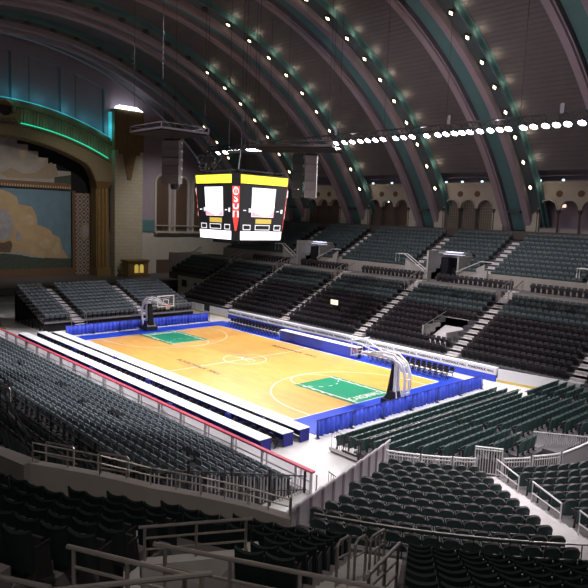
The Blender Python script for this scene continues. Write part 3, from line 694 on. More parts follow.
for i in range(14):
    x0 = -17.8+i*2.48; x1 = x0+2.46
    t = thing('dasher_board', 'blue and white lettered dasher board on the far sideline, %s from left' % nth(i+1), 'barrier', ((x0+x1)/2, YD, 0), 0, 'blue and white dasher boards'); w = (x1-x0)/2
    MB().box(-w, w, 0, .12, .02, .54).obj('blue_panel', M['blue'], t, label='blue lower panel'); MB().hexa([(-w, -.02, .54), (w, -.02, .54), (w, .14, .54), (-w, .14, .54), (-w, .04, 1.08), (w, .04, 1.08), (w, .4, 1.12), (-w, .4, 1.12)]).obj('white_panel', M['whiteboard'], t, label='white upper panel')
    q = put('lettering', text_mesh('dasher_lettering', 'BOARDWALK HALL', .25, M['blackmetal'], 1.05, .002, .012) if i == 0 else LT, t, loc=(-.1, -.0, .80)); q.rotation_euler = (rad(82.5), 0, 0); LT = q.data
for i in range(6):
    x0 = -25.6+i*1.3 if i < 6 else 0
    if i == 2: continue
    t = thing('white_dasher_board', 'plain white dasher board with yellow kickplate beyond the left bench, %s from left' % nth(i+1), 'barrier', (x0+.65, YD+.1, 0), 0, 'plain white dasher boards left')
    MB().box(-.64, .64, 0, .1, .18, 1.0).obj('panel', M['whiteboard'], t); MB().box(-.64, .64, -.02, .1, 0, .18).obj('kickplate', M['yellowk'], t, label='yellow kickplate')
for i in range(4):
    x0 = 17.0+i*1.5; ysh = .28*i
    t = thing('white_dasher_board', 'plain white dasher board with yellow kickplate right of the blue boards, %s from left' % nth(i+1), 'barrier', (x0+.75, YD+.25+ysh*.75, 0), rad(10), 'plain white dasher boards right')
    MB().box(-.75, .75, 0, .1, .2, 1.05).obj('panel', M['whiteboard'], t); MB().box(-.75, .75, -.02, .1, 0, .2).obj('kickplate', M['yellowk'], t, label='yellow kickplate')

# ---- floor cloths at the far left, near the rail
for nm, lb, m, P in (('floor_cloth', 'pink cloth lying on the floor at the left edge by the red rail', 'pinkmat', [(-30, -10.4), (-26.5, -11.2), (-27, -12.4), (-31.5, -12)]), ('floor_cloth', 'white cloth lying on the floor at the far left', 'floorwhite', [(-33, -9.0), (-29.5, -9.6), (-30.5, -10.8), (-34.5, -10.4)]), ('floor_cloth', 'green and red cloth on the floor at the left edge', 'greenmat', [(-26.6, -11.3), (-23.8, -11.6), (-24.6, -12.6), (-27.5, -12.6)])):
    mb = MB(); mb.prism(P, lambda a, b, d: (a, b, d+.02*math.sin(a*3+b)), .0+.02, .05); mb.obj(nm, M[m], label=lb, cat='cloth')

# ================================================================== END RISERS (portable stand before the stage)
XF = -20.0; NR = 10
er = MB()
aisY = [(-6.35, -5.35), (1.35, 2.35)]
for k in range(NR):
    z = 1.0+.24*k; x1 = XF-.82*k; x0 = x1-.82
    er.box(x0, x1, -9.3, 8.3, z-.12, z)
    er.box(x0-.02, x0+.02, -9.3, 8.3, z, z+.24) if k < NR-1 else None
struct('riser_deck', er, M['deck'])
er = MB(); er.box(XF-.05, XF+.03, -9.3, 8.3, .86, 1.0); struct('riser_edge', er, M['rail'])
er = MB(); er.box(XF-.3, XF-.2, -9.2, 8.2, 0, .86); er.box(XF-8.4, XF-8.3, -9.2, 8.2, 0, 3.0); struct('riser_skirt', er, M['black'])
for a, b in aisY:
    s = MB()
    for k in range(NR):
        z = 1.0+.24*k; s.box(XF-.82*k-.4, XF-.82*k, a, b, z, z+.02); s.box(XF-.82*k-.8, XF-.82*k-.42, a, b, z, z+.12)
    struct('riser_stair', s, M['greypanel'])
rsc = thing('riser_scaffold', 'dark scaffold legs and bracing under the left end of the stage risers', 'scaffold', (0, 0, 0))
for i in range(9):
    x = XF-.25-i*.98
    h = 1.0+.24*(XF-x)/.82
    p = MB(); p.bar((x, -9.25, 0), (x, -9.25, h), .07); p.bar((x, -7.6, 0), (x, -7.6, h), .07)
    p.obj('leg', M['frame'], rsc)
br = MB()
for i in range(8): x = XF-.25-i*.98; br.bar((x, -9.25, .2), (x-.98, -9.25, 1.1+.24*i), .04); br.bar((x, -9.25, .3), (x-.98, -9.25, .3), .04)
br.obj('brace', M['frame'], rsc)
for j, y in enumerate((-6.6, -5.0)):
    b = MB(); b.tube([(XF+.2, y, .1), (XF+.15, y, 1.5), (XF-.8, y, 2.0), (XF-.8, y, 1.1)], .03, 6); b.tube([(XF+.18, y, .9), (XF-.8, y, 1.5)], .03, 6)
    b.obj('stair_handrail', M['rail'], label='grey tube handrail on the %s side of the left riser stairs' % ('left', 'right')[j], cat='handrail')
s = MB()
for k in range(4): s.box(XF+.05+.28*(3-k), XF+.33+.28*(3-k), -6.35, -5.35, .2+.2*k, .25+.2*k)
s.obj('riser_steps', M['greypanel'], label='small grey open steps at the foot of the left riser aisle', cat='steps')
fr = MB(); fr.tube([(XF, 2.6, 1.9), (XF, 8.3, 1.9)], .03, 6); fr.tube([(XF, 8.3, 1.0), (XF, 8.3, 1.9)], .03, 6); fr.tube([(XF, 2.6, 1.0), (XF, 2.6, 1.9)], .03, 6); fr.tube([(XF, 5.5, 1.0), (XF, 5.5, 1.9)], .03, 6)
fr.obj('guard_rail', M['rail'], label='grey tube guard rail along the right front of the stage risers', cat='rail')
for k in range(NR):
    z = 1.0+.24*k; x = XF-.82*k-.40
    for bn, (ya, yb) in zip(('left', 'middle', 'right'), ((-9.2, -6.35), (-5.35, 1.35), (2.35, 8.2))):
        n = int((yb-ya)/.52)
        for i in range(n):
            seat('riser_chair', x, ya+.26+(yb-ya-n*.52)/2+i*.52, z, 0, 'grey stage riser seat, %s block, %s row up, %s from left' % (bn, nth(k+1), nth(i+1)), 'seats on the stage risers')

# ================================================================== FAR STAND
AIS = [22.4, 11.8, 1.1, -9.7, -20.3, -30.6]
XLF, XRF = -30.9, 30.0
dk = MB(); st = MB()
PORT = (8.0, 10.4)
def far_rows(k): return 12.9+.8*k, .95+.4*k
for k in range(13):
    y, z = far_rows(k); xl = XLF if k < 6 else -41
    segs = [(xl, XRF)] if not 2 <= k <= 5 else [(xl, PORT[0]), (PORT[1], XRF)]
    if k < 11:
        for a, b in segs: dk.box(a, b, y, y+.82, max(0, z-.9), z)
    for ax in AIS:
        if ax < xl: continue
        st.box(ax-.55, ax+.55, y+.0, y+.42, z-.3, z+.02); st.box(ax-.55, ax+.55, y+.42, y+.8, z, z+.2)
    if k > 10: continue
    for q, (a, b) in enumerate([(xl, AIS[-1]-.6)]*(xl < -35)+[(AIS[i+1]+.6, AIS[i]-.6) for i in range(5)][::-1]+[(AIS[0]+.6, XRF)]):
        if q == 0 and xl > -35: pass
        n = int((b-a)/.53)
        for i in range(n):
            x = a+.265+(b-a-n*.53)/2+i*.53
            if 2 <= k <= 5 and PORT[0]-.9 < x < PORT[1]+.3: continue
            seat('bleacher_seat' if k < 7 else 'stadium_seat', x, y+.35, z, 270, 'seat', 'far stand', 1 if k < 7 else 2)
struct('far_stand_deck', dk, M['deck']); struct('far_stand_stair', st, M['step'])
f = MB(); f.box(XLF, XRF, 12.75, 12.9, 0, .95); struct('far_stand_front', f, M['deck'])
# opening in the lower stand
p = MB(); y0 = far_rows(2)[0]; y1 = far_rows(6)[0]; zt0 = 2.0
p.box(PORT[0]-.1, PORT[1]+.1, y0, y1+1.5, .9, 1.0); p.hexa([(PORT[0], y0, 1.0), (PORT[1], y0, 1.0), (PORT[1], y1, 1.0), (PORT[0], y1, 1.0), (PORT[0], y0, 1.3), (PORT[1], y0, 1.3), (PORT[1], y1, 2.6), (PORT[0], y1, 2.6)]); struct('portal_floor', p, M['step'])
p = MB(); p.box(PORT[0]-.12, PORT[0], y0-.3, y1, 1.0, 2.9); p.box(PORT[1], PORT[1]+.12, y0-.3, y1, 1.0, 2.6); p.box(PORT[0], PORT[1], y1, y1+.1, 2.6, 3.4); struct('portal_wall', p, M['concrete'])
p = MB(); p.tube([(PORT[0], y0-.2, 1.2), (PORT[0], y0-.2, 2.9), (PORT[0], y1, 3.9)], .04, 6); p.tube([(PORT[0], y0+1.2, 2), (PORT[0], y0+1.2, 3.3)], .03, 6); p.obj('portal_rail', M['rail'], label='grey rail beside the opening in the lower far stand', cat='rail')
# left end of the stand: white wall with two dark openings, rows above
w = MB(); w.box(-38.4, -30.6, 17.6, 17.8, 0, 3.0); struct('stand_end_wall', w, M['cream'])
w = MB(); w.box(-37.2, -36.0, 17.5, 17.62, 1.5, 2.5); w.box(-34.0, -32.8, 17.5, 17.62, 1.3, 2.3); struct('window_3', w, M['recess'])
w = MB(); w.box(-41.1, -40.9, 17.7, 23.5, 3.0, 6.2); w.bar((-41, 17.7, 3.9), (-41, 23.4, 7.0), .15, .3); struct('stand_end_parapet', w, M['tanwall'])
sb2 = MB(); sb2.box(-7.6, -6.5, 0, .08, 0, .5)
sg = thing('lit_panel', 'small warm glowing sign panel among the black seats of the far stand', 'sign', (-4.2, 15.25, 3.15)); MB().box(-.5, .5, -.04, .04, .0, .5).obj('face', M['warmsign'], sg); MB().box(-.53, .53, .04, .1, -.03, .53).obj('back', M['blackmetal'], sg); MB().box(-.04, .04, .02, .08, -1.4, 0).obj('post', M['raildark'], sg)
# concourse and upper tier front
c = MB(); c.box(-41, XRF, 23.2, 25.6, 5.2, 5.9); kb = MB()
bx = [-41]+sorted(v for a in AIS for v in (a-.6, a+.6))+[XRF]
for i in range(0, len(bx), 2): c.box(bx[i], bx[i+1], 21.9, 23.2, 5.2, 5.9); kb.box(bx[i], bx[i+1], 21.68, 21.9, 4.7, 5.95)
struct('concourse', c, M['deckc']); struct('concourse_kerb', kb, M['tanwall'])
for i in range(96):
    x = -29+i*.56
    if any(abs(x-a) < .9 for a in AIS): continue
    seat('tip_up_seat', x, 24.3, 5.9, 270, 'seat', 'concourse', 1)
UA = [6.8, -2.1, -14.2, -23.6, 17.6]; UP_ = [(.5, 3.6), (-20.6, -17.5), (21.2, 24)]
YU = 25.5
u = MB()
xs = sorted([-38, 28]+[v for p in UP_ for v in (p[0]-.2, p[1]+.2)])
for i in range(0, len(xs), 2): u.box(xs[i], xs[i+1], YU, YU+.25, 5.9, 7.15)
u.box(-38, 28, YU-.08, YU+.3, 7.5, 7.58) if 0 else None
struct('upper_tier_wall', u, M['tanwall'])
dk = MB(); st = MB()
for k in range(10):
    y = YU+.25+.8*k; z = 6.65+.425*k
    inp = k < 4
    segs = [-38, 28]+([v for p in UP_ for v in p] if inp else []); segs.sort()
    for i in range(0, len(segs), 2): dk.box(segs[i], segs[i+1], y, y+.82, z-.9, z)
    for ax in UA:
        if k < 9: st.box(ax-.6, ax+.6, y, y+.42, z, z+.02); st.box(ax-.6, ax+.6, y+.42, y+.8, z, z+.21)
    cuts = sorted(UA); bounds = [-38]+[v for a in cuts for v in (a-.65, a+.65)]+[28]
    for i in range(0, len(bounds), 2):
        a, b = bounds[i], bounds[i+1]; n = int((b-a)/.55)
        for j in range(n):
            x = a+.275+j*.55
            if inp and any(p[0]-.4 < x < p[1]+.4 for p in UP_): continue
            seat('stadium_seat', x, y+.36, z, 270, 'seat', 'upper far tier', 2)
dk.box(-41, 28, 33.7, 35.2, 9.8, 10.6); struct('upper_tier_deck', dk, M['deck']); struct('upper_tier_stair', st, M['step'])
for i, (a, b) in enumerate(UP_):
    p = MB(); y1 = YU+3.3
    p.box(a-.2, a, YU-.5, y1, 5.9, 9.1); p.box(b, b+.2, YU+.4, y1, 5.9, 8.6)
    p.box(a, b, YU+1.4, y1, 8.75, 8.95); p.box(a, b, y1-.2, y1, 8.3, 8.9)
    struct('upper_portal', p, M['concrete'])
    p = MB(); p.box(a, b, y1-.3, y1-.2, 5.9, 8.3); p.box(a, a+.9, YU+2.0, y1-.2, 5.9, 8.3); struct('door_2', p, M['black'])
    p = MB(); p.box(a+.5, b-.2, YU+1.6, YU+2.2, 8.70, 8.75); p.box(a+.9, b-.5, YU+1.45, YU+2.4, 8.95, 9.0); p.obj('portal_light', M['cool'], label='cool violet strip light on the roof of the %s upper portal' % ('middle', 'left', 'right')[i], cat='lamp', group='upper portal lights')
    p = MB(); p.hexa([(b+.2, YU-.3, 5.9), (b+4.0, YU-.3, 5.9), (b+4.0, YU-.1, 5.9), (b+.2, YU-.1, 5.9), (b+.2, YU-.3, 6.05), (b+4.0, YU-.3, 7.5), (b+4.0, YU-.1, 7.5), (b+.2, YU-.1, 6.05)])
    p.hexa([(b+.4, YU+.9, 5.9), (b+3, YU+.9, 5.9), (b+3, YU+1.05, 5.9), (b+.4, YU+1.05, 5.9), (b+.4, YU+.9, 6.6), (b+3, YU+.9, 8.0), (b+3, YU+1.05, 8.0), (b+.4, YU+1.05, 6.6)])
    struct('portal_stair_wall', p, M['concrete'])
    p = MB(); p.tube([(b+.3, YU-.2, 7.0), (b+3.2, YU-.2, 8.35), (b+4.6, YU-.2, 8.35)], .045, 6); p.obj('stair_handrail', M['railwhite'], label='pale handrail right of the %s upper portal' % ('middle', 'left', 'right')[i], cat='handrail', group='upper portal handrails')
    for j in range(2):
        p = MB(); y = YU-.6*j; p.tube([(a-.5, y, 6.9), (a-3.2, y, 8.5), (a-4.4, y, 8.5), (a-4.4, y, 7.6)], .05, 6); p.tube([(a-.5, y, 5.9), (a-.5, y, 6.9)], .04, 6)
        p.obj('stair_handrail', M['railwhite'], label='pale handrail left of the %s upper portal, %s one' % (('middle', 'left', 'right')[i], ('back', 'front')[j]), cat='handrail', group='upper portal handrails')
    p = MB(); p.hexa([(a-3.4, YU-.1, 5.9), (a-.3, YU-.1, 5.9), (a-.3, YU+.1, 5.9), (a-3.4, YU+.1, 5.9), (a-3.4, YU-.1, 8.0), (a-.3, YU-.1, 6.4), (a-.3, YU+.1, 6.4), (a-3.4, YU+.1, 8.0)]); struct('portal_stair_wall', p, M['concrete'])
DIRW = ['rightmost', 'second from right', 'third from right', 'fourth from right', 'fifth from right', 'leftmost']
for i, ax in enumerate(AIS):
    for q in (-1, 1):
        p = MB(); x = ax+q*.6
        p.tube([(x, 21.0, far_rows(10)[1]), (x, 21.0, far_rows(10)[1]+1.0), (x, 23.6, 7.0), (x, 23.6, 5.9)], .045, 6); p.tube([(x, 22.5, 5.6), (x, 22.5, 6.55)], .04, 6)
        p.obj('stair_handrail', M['rail'], label='pale handrail atop the %s lower far aisle, %s side' % (DIRW[i], 'left' if q < 0 else 'right'), cat='handrail', group='lower aisle handrails')
# ================================================================== NEAR SIDE: telescopic block behind the red rail
dk = MB(); XR = 21.7
for k in range(10):
    y = -14.05-.8*k; z = .08+.24*k
    dk.box(-30, XR, y-.8, y, max(-.2, z-.5), z)
    if k: dk.box(-30, XR, y-.02, y, z-.24, z)
struct('near_stand_deck', dk, M['deck'])
for k in range(10):
    y = -14.3-.8*k; z = .08+.24*k; n = 0
    x = XR-.35
    while x > -26+2.2*k:
        n += 1
        if not ((k == 4 and n % 11 in (5, 6)) or (k == 5 and n % 17 == 3) or (k == 9 and n % 23 < 2)):
            seat('bleacher_seat', x, y-.25, z, 90, 'grey seat, %s row from the red rail, %s from the right end' % (nth(k+1), nth(n)), 'seats in the near left stand', 0)
        x -= .63
# dark barred fence at the back of the telescopic block
yb = -22.3
t = thing('bar_fence', 'dark barred fence along the back of the near left seat block', 'fence', (0, yb, 2.3))
for z in (.15, .4, .65, .95): MB().box(-8, 20.4, -.03, .03, z, z+.04).obj('rail', M['raildark'], t)
for i in range(20): MB().box(20.2-1.45*i-.04, 20.2-1.45*i+.04, -.04, .04, -.4, 1.0).obj('post', M['raildark'], t)
# walkway and three dark fixed rows above it
dk = MB(); dk.box(-20, 22.5, -23.0, -22.05, 1.6, 2.0)
for k in range(3): dk.box(-20, 23.6-1.5*k, -23.0-.9*(k+1), -23.0-.9*k, 2.0, 2.75+.36*k)
struct('near_fixed_deck', dk, M['deckc'])
for k in range(3):
    x = 23.0-1.6*k; n = 0
    while x > 4:
        n += 1; seat('stadium_seat', x, -23.4-.9*k, 2.75+.36*k, 90, 'dark fixed seat above barred fence, %s row back, %s from right' % (nth(k+1), nth(n)), 'dark fixed seats at the left', 0); x -= .56
w = MB(); w.hexa([(9.2, -23.5, 3.2), (9.8, -23.5, 3.2), (9.8, -23.3, 3.2), (9.2, -23.3, 3.2), (9.3, -23.5, 4.1), (9.7, -23.5, 4.1), (9.7, -23.3, 4.1), (9.3, -23.3, 4.1)])
# right end of the block: pale baluster fence, dark posts
t = thing('baluster_fence', 'dark framed fence with pale balusters at the right end of the near left seats', 'fence', (XR+.25, -13.85, 0))
n = 46
for i in range(n):
    y = -.15-.18*i; zb = .05+.3*(.18*i)*.98; MB().box(-.02, .02, y-.018, y+.018, max(.05, zb-.5), zb+.62).obj('baluster', M['greypanel'] if i % 5 else M['raildark'], t)
b = MB(); b.bar((0, 0, .75), (0, -8.4, .75+.3*8.3), .05); b.bar((0, 0, .12), (0, -8.4, .12+.3*7.2), .04); b.obj('top_rail', M['raildark'], t)
for i in range(5): b = MB(); y = -.1-2.05*i; b.bar((0, y, 0), (0, y, 1.0+.3*2.05*i), .08); b.obj('post', M['raildark'], t)
for i in range(4):
    x = 20.0-3.3*i
    s = MB(); s.hexa([(x-.5, -21.9, 1.9), (x+.5, -21.9, 1.9), (x+.5, -20.6, 1.9), (x-.5, -20.6, 1.9), (x-.5, -21.9, 3.0), (x+.5, -21.9, 3.0), (x+.5, -21.5, 3.0), (x-.5, -21.5, 3.0)]) if 0 else None

# concrete ledge (front wall of the upper corner) with two-bar pipe rail
ZLW = 5.15
LEDGE = [(26.2, -27.45, 6.12), (26.75, -25.95, 5.6), (27.5, -24.95, 5.27), (28.15, -23.85, 4.95), (29.0, -22.95, 4.72), (29.85, -22.25, 4.5)]
def wallpath(mb, P, z0, z1, th):
    for i, (a, b) in enumerate(zip(P, P[1:])):
        d = Vector((b[0]-a[0], b[1]-a[1])).normalized(); nx, ny = -d.y*th/2, d.x*th/2; e = d*th*.3
        a2 = (a[0]-e.x, a[1]-e.y); b2 = (b[0]+e.x, b[1]+e.y)
        mb.hexa([(a2[0]+nx, a2[1]+ny, z0), (a2[0]-nx, a2[1]-ny, z0), (b2[0]-nx, b2[1]-ny, z0), (b2[0]+nx, b2[1]+ny, z0), (a2[0]+nx, a2[1]+ny, z1), (a2[0]-nx, a2[1]-ny, z1), (b2[0]-nx, b2[1]-ny, z1), (b2[0]+nx, b2[1]+ny, z1)])
w = MB()
for (xa, ya, za), (xb, yb_, zb_) in zip(LEDGE, LEDGE[1:]):
    d = Vector((xb-xa, yb_-ya)).normalized(); n_ = (-d.y*.32, d.x*.32)
    w.hexa([(xa, ya, 2.6), (xb, yb_, 2.6), (xb+n_[0], yb_+n_[1], 2.6), (xa+n_[0], ya+n_[1], 2.6), (xa, ya, za), (xb, yb_, zb_), (xb+n_[0], yb_+n_[1], zb_), (xa+n_[0], ya+n_[1], za)])
w.hexa([(21.5, -27.35, 2.6), (26.2, -27.6, 2.6), (26.1, -27.2, 2.6), (21.5, -26.95, 2.6), (21.5, -27.35, ZLW), (26.2, -27.6, 6.12), (26.1, -27.2, 6.12), (21.5, -26.95, ZLW)])
struct('ledge_wall', w, M['tanwall'])
t = thing('pipe_rail', 'grey two-bar pipe rail along the concrete ledge at lower left', 'rail', (0, 0, 0))
LP = [(x-.16, y+.12, z) for x, y, z in LEDGE]
for h in (.45, .25): MB().tube([(x, y, z+h) for x, y, z in LP], .022, 6).obj('bar', M['rail'], t)
for (a, b, c), (d, e, f_) in zip(LP, LP[1:]):
    for u in (.0, .5): MB().tube([(a+(d-a)*u, b+(e-b)*u, c+(f_-c)*u-.05), (a+(d-a)*u, b+(e-b)*u, c+(f_-c)*u+.45)], .02, 6).obj('post', M['rail'], t)
MB().tube([(29.7, -22.1, 4.3), (29.7, -22.1, 5.0)], .04, 6).obj('end_post', M['rail'], t)
def ledge_left(x, y):       # true on the court side of the ledge
    for (xa, ya, _), (xb, yb_, _) in zip(LEDGE, LEDGE[1:]):
        if ya <= y <= yb_: return x < xa+(xb-xa)*(y-ya)/(yb_-ya)+.12
    return y > -22.3 and x < 30.4 or y > -27.9 and y < -27.45 and x < 26.3
def uloop(pts_a, pts_b, z0, z1, name, label, m='rail', bars=1, group=None, r=.035):
    t = thing(name, label, 'rail', (pts_a[0], pts_a[1], z0), group=group); dx, dy = pts_b[0]-pts_a[0], pts_b[1]-pts_a[1]; h = z1-z0
    MB().tube([(0, 0, 0), (0, 0, h-.06), (dx*.04, dy*.04, h), (dx*.96, dy*.96, h), (dx, dy, h-.06), (dx, dy, 0)], r, 7).obj('frame', M[m], t)
    for k in range(bars): zz = h*(1-(k+1)/(bars+1)*1.0); MB().tube([(0, 0, zz), (dx, dy, zz)], r*.8, 6).obj('crossbar', M[m], t)
    return t
uloop((21.1, -25.1), (22.1, -24.6), 3.7, 4.62, 'guard_loop', 'pale tube guard loop left of the light stair blocks behind the ledge', bars=1)
uloop((22.9, -24.15), (23.85, -23.6), 3.6, 4.6, 'guard_loop', 'pale tube guard loop right of the light stair blocks behind the ledge', bars=1)
uloop((11.2, -23.6), (12.3, -23.3), 3.0, 4.1, 'guard_loop', 'pale tube guard loop at the left edge above the grey seats', bars=1)
for i, (x, y, z) in enumerate(((21.3, -24.75, 3.0), (22.6, -24.05, 2.85), (24.1, -23.2, 2.6))):
    s = MB(); s.obox((x, y), .28, .55, 2.0, z+.55, rad(-28)); s.obox((x+.25, y+.45), .28, .4, 2.0, z+.2, rad(-28)); s.obj('stair_block', M['concrete'], label='pale concrete stair block behind the lower left ledge, %s from left' % nth(i+1), cat='steps', group='pale stair blocks')
# dark slat panel and slanting rail at far left
t = thing('dark_guard_rail', 'black framed guard rail at the far left edge above the concrete ledge', 'rail', (17.5, -25.3, 4.0))
for z in (.35, .9): MB().bar((-3, .7, z+.35), (3.0, -.1, z-.25), .06).obj('bar', M['raildark'], t)
for u in (-2, -.6, .9, 2.4): MB().bar((u, .3-.13*u, -.6), (u, .3-.13*u, .9-.1*u), .06).obj('post', M['raildark'], t)
sl = MB(); sl.tube([(13.5, -24.6, 4.6), (19.0, -25.0, 4.35)], .05, 6); sl.obj('handrail', M['rail'], label='pale slanting handrail at the far left above dark seats', cat='handrail')

# ================================================================== CORNER BLOCK (lower) and its fences
F0 = Vector((23.3, -9.75)); F1 = Vector((27.7, -20.5))
def fence_side(p):  # >0 to the right of the panel fence
    d = F1-F0; q = Vector((p[0], p[1]))-F0; return (-(d.x*q.y-d.y*q.x))/d.length*-1
t = thing('panel_fence', 'pale grey stepped panel fence along the left side of the corner seats', 'fence', (F0.x, F0.y, 0)); N = 11
dF = (F1-F0); az = math.atan2(dF.y, dF.x)
for i in range(N):
    a = dF*(i/N); b = dF*((i+1)/N); z1 = 1.85+1.35*i/N+.05; z0 = max(0, .55+1.2*i/N)
    c = (a+b)/2; p = MB(); ee = dF.normalized()*(dF.length/N/2-.03); p.add([(c.x-ee.x, c.y-ee.y, z0-.5), (c.x+ee.x, c.y+ee.y, z0-.5), (c.x+ee.x, c.y+ee.y, z1), (c.x-ee.x, c.y-ee.y, z1)], [(0, 1, 2, 3)]); p.hexa([(a.x, a.y-.03, z1-.02), (b.x, b.y-.03, z1-.02), (b.x+.06, b.y+.03, z1-.02), (a.x+.06, a.y+.03, z1-.02), (a.x, a.y-.03, z1+.06), (b.x, b.y-.03, z1+.12), (b.x+.06, b.y+.03, z1+.12), (a.x+.06, a.y+.03, z1+.06)])
    p.obj('panel', M['sheetgrey'], t)
    q = MB(); q.obox(b, .05, .07, z0-.5, z1+.1, az); q.obj('post', M['mauve'], t)
RC0, DRC = 12.75, .9; NC = 12
def cdeck(i): return 1.0+.125*i
dk = MB()
def arcband(mb, R0, R1, a0, a1, z0, z1, n=24):
    for a, b in zip(frange(a0, a1, n), frange(a0, a1, n)[1:]):
        P = [pol(R0, a), pol(R1, a), pol(R1, b), pol(R0, b)]; mb.hexa([(p.x, p.y, z0) for p in P]+[(p.x, p.y, z1) for p in P])
def fence_az(R):       # azimuth at which the circle of radius R meets the panel fence
    for j in range(2000):
        a = -75+.02*j; p = pol(R, a); d = F1-F0; q = Vector((p.x, p.y))-F0
        if d.x*q.y-d.y*q.x > 0: return a
    return -60
for i in range(NC):
    R = RC0+DRC*i; a0 = fence_az(R+.4)+.3
    arcband(dk, R-.45, R+.47, a0, -2, cdeck(i)-.5, cdeck(i))
struct('corner_deck', dk, M['deckc'])
A0, A1 = -41.6, -38.0
st = MB()
for i in range(NC):
    R = RC0+DRC*i; arcband(st, R-.44, R+.02, A0, A1, cdeck(i), cdeck(i)+.02, 4); arcband(st, R+.02, R+.46, A0, A1, cdeck(i), cdeck(i)+.075, 4)
struct('corner_stair', st, M['step'])
for i in range(NC):
    R = RC0+DRC*i; da = math.degrees(.56/R)
    a = A0-.35*da-.2; n = 0; lim = fence_az(R)+da*.8
    while a-da*.5 > lim:
        n += 1; p = pol(R+.12, a-da*.5+.0)
        seat('stadium_seat', p.x, p.y, cdeck(i), a-da*.5+180, 'dark green corner block seat, %s row from white rail, %s left of pale stairs' % (nth(i+1), nth(n)), 'corner block seats left of the stairs', 0); a -= da
    a = A1+.35*da; n = 0
    while a+da*.5 < -3:
        n += 1; p = pol(R+.12, a+da*.5)
        seat('stadium_seat', p.x, p.y, cdeck(i), a+da*.5+180, 'dark green corner block seat, %s row from white rail, %s right of pale stairs' % (nth(i+1), nth(n)), 'corner block seats right of the stairs', 0); a += da
# white front rail with balusters, in sections, and the gate
def arc_rail(a0, a1, R, z0, z1, label, m='railwhite', step=.12, grp=None):
    t = thing('baluster_rail', label, 'rail', (0, 0, 0), group=grp); L = rad(abs(a1-a0))*R; n = max(2, int(L/step))
    q = frange(a0, a1, max(2, int(L/.6)))
    MB().tube([pol(R, a, z1) for a in q], .045, 6).obj('top_rail', M[m], t); MB().tube([pol(R, a, z1-.16) for a in q], .03, 6).obj('mid_rail', M[m], t); MB().tube([pol(R, a, z0) for a in q], .03, 6).obj('bottom_rail', M[m], t)
    for i, a in enumerate(frange(a0, a1, n)):
        p = pol(R, a); MB().box(p.x-.014, p.x+.014, p.y-.014, p.y+.014, z0, z1).obj('baluster', M[m], t)
    for a in (a0, a1): p = pol(R, a); MB().tube([(p.x, p.y, z0-.4), (p.x, p.y, z1+.05)], .04, 6).obj('post', M[m], t)
    return t
RG = 'white baluster rails before the corner block'
arc_rail(-61.5, -54.2, 11.75, .82, 1.62, 'white baluster rail at the front of the corner block, nearest the panel fence', grp=RG)
arc_rail(-53.6, -47.2, 11.75, .82, 1.62, 'white baluster rail at the front of the corner block, second from the panel fence', grp=RG)
arc_rail(-46.6, -41.8, 11.75, .82, 1.62, 'white baluster rail at the front of the corner block, just left of the gate', grp=RG)
arc_rail(-35.4, -29, 11.75, .82, 1.62, 'white baluster rail at the front of the corner block, just right of the gate', grp=RG)
arc_rail(-28.4, -21, 11.8, .85, 1.7, 'white baluster rail at the front of the corner block, second right of the gate', grp=RG)
pw_ = thing('ramp_rail', 'pale rail with light panel rising to the right edge beside the corner seats', 'rail', (0, 0, 0))
q = frange(-20.5, -6, 8); rb = MB()
rb.strip([pol(11.85, a, .9) for a in q], [pol(11.85, a, 1.7+.5*i/8) for i, a in enumerate(q)]); o = rb.obj('panel', M['greypanel'], pw_); o.modifiers.new('t', 'SOLIDIFY').thickness = .03
MB().tube([pol(11.85, a, 1.74+.5*i/8) for i, a in enumerate(q)], .05, 6).obj('top_rail', M['railwhite'], pw_)
g0 = pol(11.4, -41.4); g1 = pol(11.75, -35.8)
t = thing('baluster_gate', 'tall white baluster gate at the foot of the pale corner stairs', 'gate', (g0.x, g0.y, .72)); dv = (g1-g0)
MB().tube([(0, 0, 0), (0, 0, 1.36), (dv.x, dv.y, 1.36), (dv.x, dv.y, 0)], .045, 6).obj('gate_frame', M['railwhite'], t); MB().tube([(0, 0, 1.24), (dv.x, dv.y, 1.24)], .03, 6).obj('crossbar', M['railwhite'], t); MB().tube([(0, 0, .12), (dv.x, dv.y, .12)], .03, 6).obj('crossbar', M['railwhite'], t)
for i in range(1, 10): MB().tube([(dv.x*i/10, dv.y*i/10, .12), (dv.x*i/10, dv.y*i/10, 1.3)], .02, 5).obj('baluster', M['railwhite'], t)
for j, (Ra, Rb) in enumerate(((12.4, 14.6), (15.8, 18.0), (19.2, 21.4))):
    a = -38.3; za = cdeck((Ra-RC0)/DRC); zb2 = cdeck((Rb-RC0)/DRC)
    t = thing('stair_handrail', 'white slanting handrail on the pale corner stairs, %s up from the gate' % nth(j+1), 'handrail', pol(Ra, a, za), group='white stair handrails'); d = pol(Rb, a, zb2)-pol(Ra, a, za)
    MB().tube([(0, 0, 0), (0, 0, .9), (d.x, d.y, d.z+.75), (d.x, d.y, d.z)], .035, 6).obj('top_bar', M['railwhite'], t); MB().tube([(0, 0, .45), (d.x, d.y, d.z+.38)], .025, 6).obj('lower_bar', M['railwhite'], t)
    s = MB(); c = d*.5; 
    for u in (.25, .6): s.bar((d.x*u, d.y*u, d.z*u+.07), (d.x*u+.45*d.x/d.length, d.y*u+.45*d.y/d.length, d.z*u+.11), .05)
    s.obj('shadow_gap_plate', M['raildark'], t) if 0 else None
